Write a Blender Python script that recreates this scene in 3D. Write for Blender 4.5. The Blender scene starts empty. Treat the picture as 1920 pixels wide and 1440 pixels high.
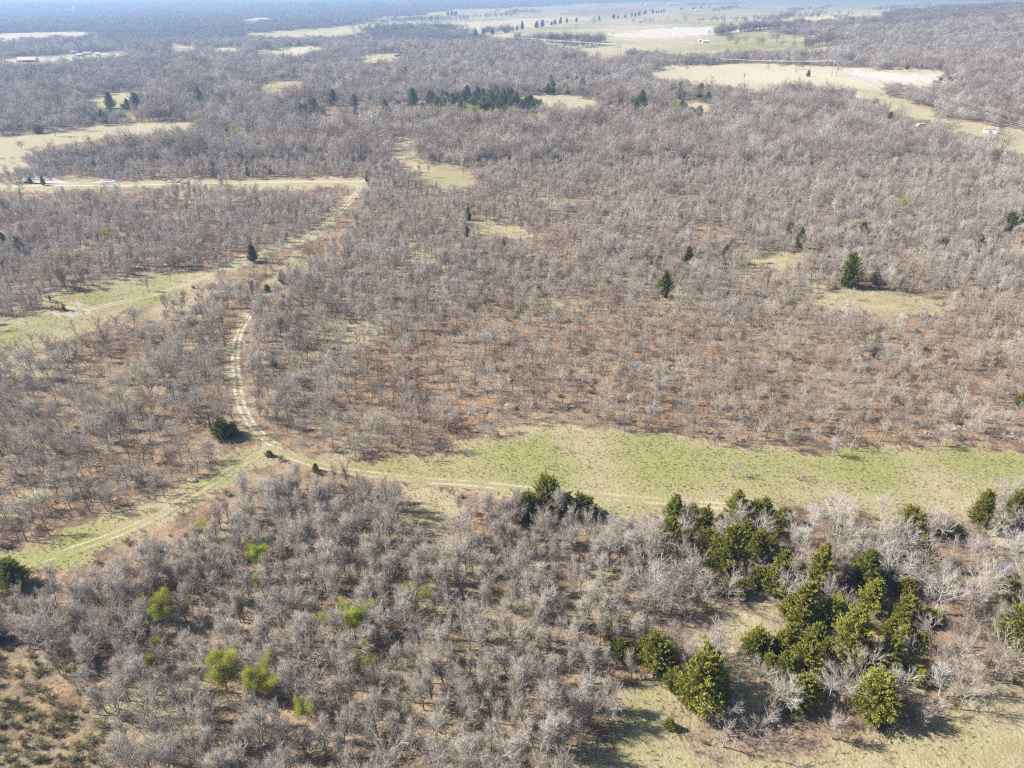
import bpy, math, random
import numpy as np
from mathutils import Vector, Matrix

# ------------------------------------------------------------------ camera, sky, sun, exposure
SC = bpy.context.scene
COL = SC.collection
CAM_H, PITCH, FPX = 100.0, math.radians(28.87), 1333.0     # drone height, tilt, focal length in photo pixels (1920 wide)
cam_d = bpy.data.cameras.new("camera")
cam_d.sensor_width = 36.0
cam_d.lens = FPX / 1920.0 * 36.0
cam_d.clip_start = 0.5
cam_d.clip_end = 90000.0
cam = bpy.data.objects.new("camera", cam_d)
COL.objects.link(cam)
cam.location = (0, 0, CAM_H)
cam.rotation_euler = (math.pi / 2 - PITCH, 0, 0)
SC.camera = cam

SUN_EL = math.radians(39.0)
SHADOW_DIR = math.radians(-7.0)                 # shadows run to +X and a little towards the camera
sx, sy = -math.cos(SHADOW_DIR), -math.sin(SHADOW_DIR)     # horizontal direction towards the sun
world = bpy.data.worlds.new("World")
SC.world = world
world.use_nodes = True
wn = world.node_tree.nodes
wl = world.node_tree.links
wn.clear()
w_out = wn.new("ShaderNodeOutputWorld")
w_bg = wn.new("ShaderNodeBackground")
w_sky = wn.new("ShaderNodeTexSky")
w_sky.sky_type = 'NISHITA'
w_sky.sun_disc = False
w_sky.sun_elevation = SUN_EL
w_sky.sun_rotation = math.atan2(sx, sy)
w_sky.altitude = 250
w_sky.air_density = 1.0
w_sky.dust_density = 1.2
w_bg.inputs[1].default_value = 0.064
wl.new(w_sky.outputs[0], w_bg.inputs[0])
wl.new(w_bg.outputs[0], w_out.inputs[0])

sun_d = bpy.data.lights.new("sun", 'SUN')
sun_d.energy = 5.0
sun_d.angle = math.radians(0.53)
sun_d.color = (1.0, 0.965, 0.91)
sun = bpy.data.objects.new("sun", sun_d)
COL.objects.link(sun)
to_sun = Vector((sx * math.cos(SUN_EL), sy * math.cos(SUN_EL), math.sin(SUN_EL)))
sun.rotation_euler = to_sun.to_track_quat('Z', 'Y').to_euler()
sun.location = (0, 0, 200)

SC.view_settings.view_transform = 'Standard'
SC.view_settings.look = 'None'
SC.view_settings.gamma = 1.0
SC.view_settings.use_curve_mapping = False
SC.view_settings.exposure = 0.98
SC.render.engine = 'CYCLES'
cy = SC.cycles
cy.max_bounces = 2
cy.diffuse_bounces = 1
cy.glossy_bounces = 2
cy.transmission_bounces = 2
cy.volume_bounces = 0
cy.transparent_max_bounces = 4
cy.caustics_reflective = False
cy.caustics_refractive = False
cy.use_adaptive_sampling = True
cy.adaptive_threshold = 0.026
cy.use_denoising = False
cy.pixel_filter_type = 'BLACKMAN_HARRIS'
cy.filter_width = 1.3
SC.render.threads_mode = 'AUTO'

HAZE_DENSITY = 2.4e-4
HAZE_COLOR = (0.37, 0.60, 1.0)

rng = np.random.default_rng(20260)
random.seed(4)

# ------------------------------------------------------------------ helpers: terrain, projection
def sines(x, y, wl_, n, seed):
    """Smooth noise in about -1..1: a few sine waves of wavelength wl_ in random directions."""
    r = np.random.default_rng(seed)
    s = np.zeros_like(np.asarray(x, dtype=float))
    for i in range(n):
        a = r.uniform(0, 2 * math.pi)
        w = 2 * math.pi / (wl_ * r.uniform(0.6, 1.7))
        s = s + np.sin((x * math.cos(a) + y * math.sin(a)) * w + r.uniform(0, 6.28))
    return s / math.sqrt(n * 1.6)

def height(x, y):
    x = np.asarray(x, dtype=float); y = np.asarray(y, dtype=float)
    d = np.hypot(x, y)
    h = 0.9 * sines(x, y, 95, 5, 11) * np.clip(d / 60, 0, 1)
    h = h + 3.0 * sines(x, y, 620, 4, 12) * np.clip((d - 350) / 900, 0, 1)
    h = h + 7.0 * sines(x, y, 2600, 4, 13) * np.clip((d - 1500) / 3000, 0, 1)
    h = h + 66.0 * np.exp(-(((x - 1500) / 800) ** 2 + ((y - 1950) / 900) ** 2))       # wooded hill on the right
    return h

CP, SP = math.cos(PITCH), math.sin(PITCH)
def project(x, y, z):
    """World point -> photo pixel (1920x1440) and distance along the view."""
    dz = z - CAM_H
    depth = y * CP - dz * SP
    up = y * SP + dz * CP
    return 960 + FPX * x / depth, 720 - FPX * up / depth, depth

def G(px, py):
    """The ground point that a photo pixel shows."""
    v = (720 - py) / FPX
    dx = (px - 960) / FPX
    dy = CP + v * SP
    dz = -SP + v * CP
    dz = min(dz, -0.0035)
    t = CAM_H / -dz
    t_lo, t_hi = 0.0, t * 1.15
    # march along the ray until it is under the terrain, then bisect
    n = 60
    prev = 0.0
    for i in range(1, n + 1):
        tt = t_hi * (i / n)
        if CAM_H + dz * tt < float(height(dx * tt, dy * tt)):
            t_lo, t_hi2 = prev, tt
            break
        prev = tt
    else:
        return dx * t, dy * t
    for _ in range(30):
        m = (t_lo + t_hi2) / 2
        if CAM_H + dz * m < float(height(dx * m, dy * m)):
            t_hi2 = m
        else:
            t_lo = m
    return dx * t_lo, dy * t_lo

def scale_at(x, y):
    """Photo pixels per metre at a ground point."""
    return FPX / (y * CP + CAM_H * SP)

def poly(pts):
    return np.array([G(*p) for p in pts])

def inside(P, x, y):
    x = np.asarray(x); y = np.asarray(y)
    res = np.zeros(x.shape, bool)
    lo, hi = P.min(0), P.max(0)
    sel = (x >= lo[0]) & (x <= hi[0]) & (y >= lo[1]) & (y <= hi[1])
    if not sel.any():
        return res
    xs, ys = x[sel], y[sel]
    c = np.zeros(xs.shape, bool)
    n = len(P)
    for i in range(n):
        x0, y0 = P[i]; x1, y1 = P[(i + 1) % n]
        if y0 == y1:
            continue
        cond = (y0 > ys) != (y1 > ys)
        c ^= cond & (xs < (x1 - x0) * (ys - y0) / (y1 - y0) + x0)
    res[sel] = c
    return res

def seg_dist(L, x, y):
    """Distance of points to a polyline."""
    x = np.asarray(x, float); y = np.asarray(y, float)
    best = np.full(x.shape, 1e9)
    for i in range(len(L) - 1):
        ax, ay = L[i]; bx, by = L[i + 1]
        vx, vy = bx - ax, by - ay
        q = vx * vx + vy * vy + 1e-9
        t = np.clip(((x - ax) * vx + (y - ay) * vy) / q, 0, 1)
        best = np.minimum(best, np.hypot(x - ax - t * vx, y - ay - t * vy))
    return best

def smooth_line(pts, step):
    """Catmull-Rom through points, resampled about every step metres."""
    P = np.array(pts, float)
    P = np.vstack([2 * P[0] - P[1], P, 2 * P[-1] - P[-2]])
    out = []
    for i in range(1, len(P) - 2):
        n = max(2, int(np.linalg.norm(P[i + 1] - P[i]) / step))
        t = np.linspace(0, 1, n, endpoint=False)[:, None]
        p0, p1, p2, p3 = P[i - 1], P[i], P[i + 1], P[i + 2]
        out.append(0.5 * (2 * p1 + (p2 - p0) * t + (2 * p0 - 5 * p1 + 4 * p2 - p3) * t ** 2 + (3 * p1 - p0 - 3 * p2 + p3) * t ** 3))
    out.append(P[-2][None])
    return np.vstack(out)

# ------------------------------------------------------------------ helpers: meshes and objects
def mesh_from(name, V, T, mats, mat_idx=None, smooth=True):
    V = np.asarray(V, np.float32); T = np.asarray(T, np.int32)
    me = bpy.data.meshes.new(name)
    k = T.shape[1]
    me.vertices.add(len(V)); me.vertices.foreach_set("co", V.ravel())
    me.loops.add(T.size); me.loops.foreach_set("vertex_index", T.ravel())
    me.polygons.add(len(T))
    me.polygons.foreach_set("loop_start", np.arange(0, T.size, k, dtype=np.int32))
    me.polygons.foreach_set("loop_total", np.full(len(T), k, np.int32))
    for m in mats:
        me.materials.append(m)
    if mat_idx is not None:
        me.polygons.foreach_set("material_index", np.asarray(mat_idx, np.int32))
    me.polygons.foreach_set("use_smooth", np.full(len(T), smooth))
    me.update(calc_edges=True)
    return me

class MB:
    """Collects triangles (boxes, tubes, prisms) for one mesh."""
    def __init__(self):
        self.V, self.T, self.n = [], [], 0
    def add(self, V, T):
        V = np.asarray(V, float).reshape(-1, 3)
        self.V.append(V); self.T.append(np.asarray(T, int).reshape(-1, 3) + self.n); self.n += len(V)
        return self
    def box(self, lo, hi, rot=None, at=(0, 0, 0)):
        a, b = np.array(lo, float), np.array(hi, float)
        V = np.array([[a[0], a[1], a[2]], [b[0], a[1], a[2]], [b[0], b[1], a[2]], [a[0], b[1], a[2]],
                      [a[0], a[1], b[2]], [b[0], a[1], b[2]], [b[0], b[1], b[2]], [a[0], b[1], b[2]]])
        if rot is not None:
            V = V @ np.array(rot.to_matrix()).T
        V = V + np.array(at)
        Q = [(0, 3, 2, 1), (4, 5, 6, 7), (0, 1, 5, 4), (1, 2, 6, 5), (2, 3, 7, 6), (3, 0, 4, 7)]
        return self.add(V, [t for q in Q for t in ((q[0], q[1], q[2]), (q[0], q[2], q[3]))])
    def bar(self, p, q, r, s=6, r2=None):
        p, q = np.array(p, float), np.array(q, float)
        d = (q - p) / np.linalg.norm(q - p)
        u = np.cross(d, [0.3, 0.2, 1.0] if abs(d[2]) < 0.9 else [1, 0, 0]); u /= np.linalg.norm(u)
        w = np.cross(d, u)
        a = np.arange(s) * 2 * math.pi / s
        ring = np.cos(a)[:, None] * u + np.sin(a)[:, None] * w
        V = np.vstack([p + ring * r, q + ring * (r if r2 is None else r2), p[None], q[None]])
        T = []
        for i in range(s):
            j = (i + 1) % s
            T += [(i, j, s + j), (i, s + j, s + i), (j, i, 2 * s), (s + i, s + j, 2 * s + 1)]
        return self.add(V, T)
    def mesh(self, name, mats, smooth=False):
        return mesh_from(name, np.vstack(self.V), np.vstack(self.T), mats, smooth=smooth)

def put(name, me, parent=None, loc=None, rotz=None):
    o = bpy.data.objects.new(name, me)
    COL.objects.link(o)
    if parent is not None:
        o.parent = parent
    if loc is not None:
        o.location = loc
    if rotz is not None:
        o.rotation_euler = (0, 0, rotz)
    return o

def tag(o, label=None, cat=None, group=None, kind=None):
    if label: o["label"] = label
    if cat: o["category"] = cat
    if group: o["group"] = group
    if kind: o["kind"] = kind
    return o

def thing(name, label, cat, loc, rotz=0.0, group=None, scale=None):
    o = bpy.data.objects.new(name, None)
    o.empty_display_size = 0.5
    COL.objects.link(o)
    o.location = loc
    o.rotation_euler = (0, 0, rotz)
    if scale is not None:
        o.scale = scale
    return tag(o, label, cat, group)

# ------------------------------------------------------------------ materials
def new_mat(name):
    m = bpy.data.materials.new(name)
    m.use_nodes = True
    nt = m.node_tree
    nt.nodes.clear()
    out = nt.nodes.new("ShaderNodeOutputMaterial")
    return m, nt, out

def N(nt, t, **kw):
    n = nt.nodes.new(t)
    for k, v in kw.items():
        setattr(n, k, v)
    return n

def mixc(nt, fac, a, b, mode='MIX'):
    n = N(nt, "ShaderNodeMix", data_type='RGBA', blend_type=mode)
    for sock, v in ((n.inputs[0], fac), (n.inputs[6], a), (n.inputs[7], b)):
        if isinstance(v, bpy.types.NodeSocket):
            nt.links.new(v, sock)
        elif isinstance(v, (int, float)):
            sock.default_value = v
        else:
            sock.default_value = (*v, 1)
    return n.outputs[2]

def math_(nt, op, a, b=None, clamp=False):
    n = N(nt, "ShaderNodeMath", operation=op, use_clamp=clamp)
    for sock, v in ((n.inputs[0], a), (n.inputs[1], b)):
        if v is None: continue
        if isinstance(v, bpy.types.NodeSocket):
            nt.links.new(v, sock)
        else:
            sock.default_value = v
    return n.outputs[0]

def ramp(nt, fac, lo, hi):
    n = N(nt, "ShaderNodeMapRange", clamp=True)
    n.interpolation_type = 'SMOOTHSTEP'
    nt.links.new(fac, n.inputs[0])
    n.inputs[1].default_value = lo
    n.inputs[2].default_value = hi
    return n.outputs[0]

def noise(nt, vec, scale, detail=3.0, rough=0.55):
    n = N(nt, "ShaderNodeTexNoise")
    n.inputs["Scale"].default_value = scale
    n.inputs["Detail"].default_value = detail
    n.inputs["Roughness"].default_value = rough
    if vec is not None:
        nt.links.new(vec, n.inputs["Vector"])
    return n.outputs[0]

def plain(name, col, rough=0.7, metal=0.0, var=0.12, scale=3.0):
    """A painted or bare surface with a little mottled wear."""
    m, nt, out = new_mat(name)
    b = N(nt, "ShaderNodeBsdfPrincipled")
    pos = N(nt, "ShaderNodeTexCoord").outputs["Object"]
    n = noise(nt, pos, scale, 4)
    dark = tuple(c * (1 - var * 2) for c in col)
    lite = tuple(min(1, c * (1 + var)) for c in col)
    nt.links.new(mixc(nt, ramp(nt, n, 0.35, 0.65), dark, lite), b.inputs["Base Color"])
    b.inputs["Roughness"].default_value = rough
    b.inputs["Metallic"].default_value = metal
    nt.links.new(b.outputs[0], out.inputs[0])
    return m

def bark(name, cols, dark=0.55):
    """Bark and twigs; every tree picks its own tone between the given colours by its own 'tint'."""
    m, nt, out = new_mat(name)
    b = N(nt, "ShaderNodeBsdfDiffuse")
    at = N(nt, "ShaderNodeAttribute", attribute_type='INSTANCER', attribute_name="tint")
    cr = N(nt, "ShaderNodeValToRGB")
    el = cr.color_ramp.elements
    el[0].position = 0.0; el[0].color = (*cols[0], 1)
    el[1].position = 1.0; el[1].color = (*cols[-1], 1)
    for i, c in enumerate(cols[1:-1]):
        e = el.new((i + 1) / (len(cols) - 1)); e.color = (*c, 1)
    nt.links.new(at.outputs["Fac"], cr.inputs[0])
    nt.links.new(cr.outputs[0], b.inputs["Color"])
    nt.links.new(b.outputs[0], out.inputs[0])
    return m

def leafy(name, cols, trans=0.3):
    m, nt, out = new_mat(name)
    at = N(nt, "ShaderNodeAttribute", attribute_type='INSTANCER', attribute_name="tint")
    pos = N(nt, "ShaderNodeNewGeometry").outputs["Position"]
    n = noise(nt, pos, 1.3, 1)
    f = math_(nt, 'ADD', math_(nt, 'MULTIPLY', at.outputs["Fac"], 0.75), math_(nt, 'MULTIPLY', math_(nt, 'SUBTRACT', n, 0.5), 0.7), True)
    f = math_(nt, 'ADD', f, 0.1, True)
    cr = N(nt, "ShaderNodeValToRGB")
    el = cr.color_ramp.elements
    el[0].color = (*cols[0], 1); el[1].color = (*cols[-1], 1)
    for i, c in enumerate(cols[1:-1]):
        e = el.new((i + 1) / (len(cols) - 1)); e.color = (*c, 1)
    nt.links.new(f, cr.inputs[0])
    d = N(nt, "ShaderNodeBsdfDiffuse"); t = N(nt, "ShaderNodeBsdfTranslucent")
    nt.links.new(cr.outputs[0], d.inputs[0]); nt.links.new(cr.outputs[0], t.inputs[0])
    mx = N(nt, "ShaderNodeMixShader"); mx.inputs[0].default_value = trans
    nt.links.new(d.outputs[0], mx.inputs[1]); nt.links.new(t.outputs[0], mx.inputs[2])
    nt.links.new(mx.outputs[0], out.inputs[0])
    return m

M = {}
M['bark'] = bark("bark", [(0.13, 0.105, 0.09), (0.25, 0.22, 0.195), (0.48, 0.45, 0.42)])
M['twig'] = bark("twigs", [(0.24, 0.165, 0.12), (0.335, 0.285, 0.235), (0.43, 0.375, 0.315), (0.55, 0.51, 0.46)], 0.7)
M['limb'] = bark("pale_limbs", [(0.26, 0.19, 0.14), (0.445, 0.39, 0.33), (0.545, 0.49, 0.425), (0.61, 0.575, 0.525)])  # limbs paler than the twigs: sunlit strokes put into the colour
M['brush'] = bark("brush_twigs", [(0.20, 0.145, 0.11), (0.34, 0.275, 0.23), (0.44, 0.37, 0.32)], 0.65)
M['cedar_bark'] = bark("cedar_bark", [(0.14, 0.10, 0.07), (0.24, 0.19, 0.15)])
M['cedar'] = leafy("cedar_needles", [(0.08, 0.115, 0.042), (0.20, 0.22, 0.046), (0.335, 0.325, 0.058), (0.40, 0.30, 0.085)], 0.22)
M['lime'] = leafy("young_leaves", [(0.31, 0.28, 0.13), (0.42, 0.40, 0.10), (0.44, 0.47, 0.08), (0.44, 0.55, 0.06)], 0.4)
M['brier'] = leafy("brier_leaves", [(0.17, 0.15, 0.075), (0.24, 0.225, 0.09), (0.32, 0.31, 0.12)], 0.25)
M['grass'] = leafy("grass_blades", [(0.29, 0.32, 0.10), (0.38, 0.37, 0.16), (0.47, 0.41, 0.24), (0.56, 0.49, 0.33)], 0.3)
M['stone'] = plain("sandstone", (0.36, 0.32, 0.27), 0.9, 0, 0.25, 1.5)
M['deadwood'] = plain("dead_wood", (0.13, 0.115, 0.10), 0.9, 0, 0.3, 2.0)

def ground_material():
    """Leaf litter, dry and green grass and bare soil; the mask says which of them grows where."""
    m, nt, out = new_mat("ground_cover")
    pos = N(nt, "ShaderNodeNewGeometry").outputs["Position"]
    at = N(nt, "ShaderNodeAttribute", attribute_type='GEOMETRY', attribute_name="mask")
    sep = N(nt, "ShaderNodeSeparateColor")
    nt.links.new(at.outputs["Color"], sep.inputs[0])
    grass, green, soil = sep.outputs[0], sep.outputs[1], sep.outputs[2]
    pale = at.outputs["Alpha"]
    big = noise(nt, pos, 0.035, 2, 0.6)
    mid = noise(nt, pos, 0.22, 3, 0.6)
    fine = noise(nt, pos, 1.6, 3, 0.7)
    finer = noise(nt, pos, 5.5, 1, 0.7)
    # litter
    l1 = mixc(nt, ramp(nt, mid, 0.40, 0.60), (0.135, 0.096, 0.066), (0.32, 0.22, 0.13))
    l2 = mixc(nt, math_(nt, 'MULTIPLY', ramp(nt, big, 0.42, 0.6), 0.7), l1, (0.34, 0.27, 0.19))
    l3 = mixc(nt, ramp(nt, fine, 0.46, 0.66), l2, (0.105, 0.078, 0.06))
    l4 = mixc(nt, ramp(nt, finer, 0.58, 0.8), l3, (0.42, 0.32, 0.22))
    l4 = mixc(nt, math_(nt, 'MULTIPLY', math_(nt, 'MULTIPLY', pale, 0.75), ramp(nt, mid, 0.3, 0.6)), l4, mixc(nt, ramp(nt, fine, 0.38, 0.62), (0.375, 0.225, 0.13), (0.16, 0.10, 0.066)))
    # grass
    dry = mixc(nt, ramp(nt, mid, 0.35, 0.7), (0.30, 0.255, 0.14), (0.385, 0.335, 0.21))
    dry = mixc(nt, ramp(nt, fine, 0.42, 0.85), dry, (0.21, 0.175, 0.09))
    dry = mixc(nt, ramp(nt, finer, 0.55, 0.8), dry, (0.50, 0.44, 0.32))
    grn = mixc(nt, ramp(nt, fine, 0.35, 0.7), (0.275, 0.275, 0.10), (0.185, 0.19, 0.068))
    gfac = math_(nt, 'ADD', green, math_(nt, 'MULTIPLY', math_(nt, 'SUBTRACT', mid, 0.5), 1.6))
    gfac = math_(nt, 'MULTIPLY', math_(nt, 'MULTIPLY', ramp(nt, gfac, 0.2, 0.95), 0.85), ramp(nt, green, 0.0, 0.25))
    gr = mixc(nt, gfac, dry, grn)
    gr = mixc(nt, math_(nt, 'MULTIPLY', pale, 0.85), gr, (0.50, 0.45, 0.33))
    sl = mixc(nt, ramp(nt, fine, 0.35, 0.7), (0.50, 0.43, 0.32), (0.34, 0.27, 0.18))
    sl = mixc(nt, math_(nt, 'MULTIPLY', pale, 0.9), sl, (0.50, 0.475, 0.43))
    g2 = math_(nt, 'ADD', grass, math_(nt, 'MULTIPLY', math_(nt, 'SUBTRACT', fine, 0.5), 1.0))
    g2 = math_(nt, 'MULTIPLY', ramp(nt, g2, 0.25, 0.75), ramp(nt, grass, 0.0, 0.15))
    s2 = math_(nt, 'ADD', soil, math_(nt, 'MULTIPLY', math_(nt, 'SUBTRACT', fine, 0.5), 0.9))
    s2 = math_(nt, 'MULTIPLY', ramp(nt, s2, 0.3, 0.7), ramp(nt, soil, 0.0, 0.15))
    col = mixc(nt, s2, mixc(nt, g2, l4, gr), sl)
    b = N(nt, "ShaderNodeBsdfPrincipled")
    nt.links.new(col, b.inputs["Base Color"])
    b.inputs["Roughness"].default_value = 0.95
    b.inputs["Specular IOR Level"].default_value = 0.1
    bp = N(nt, "ShaderNodeBump")
    bp.inputs["Strength"].default_value = 0.9
    bp.inputs["Distance"].default_value = 0.28
    hgt = fine
    nt.links.new(hgt, bp.inputs["Height"])
    nt.links.new(bp.outputs[0], b.inputs["Normal"])
    nt.links.new(b.outputs[0], out.inputs[0])
    return m
M['ground'] = ground_material()

def water_material():
    m, nt, out = new_mat("pond_water")
    b = N(nt, "ShaderNodeBsdfPrincipled")
    b.inputs["Base Color"].default_value = (0.62, 0.59, 0.56, 1)
    b.inputs["Roughness"].default_value = 0.06
    b.inputs["IOR"].default_value = 1.33
    pos = N(nt, "ShaderNodeNewGeometry").outputs["Position"]
    bp = N(nt, "ShaderNodeBump"); bp.inputs["Strength"].default_value = 0.03; bp.inputs["Distance"].default_value = 0.05
    nt.links.new(noise(nt, pos, 0.9, 3), bp.inputs["Height"])
    nt.links.new(bp.outputs[0], b.inputs["Normal"])
    nt.links.new(b.outputs[0], out.inputs[0])
    return m
M['water'] = water_material()

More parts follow.
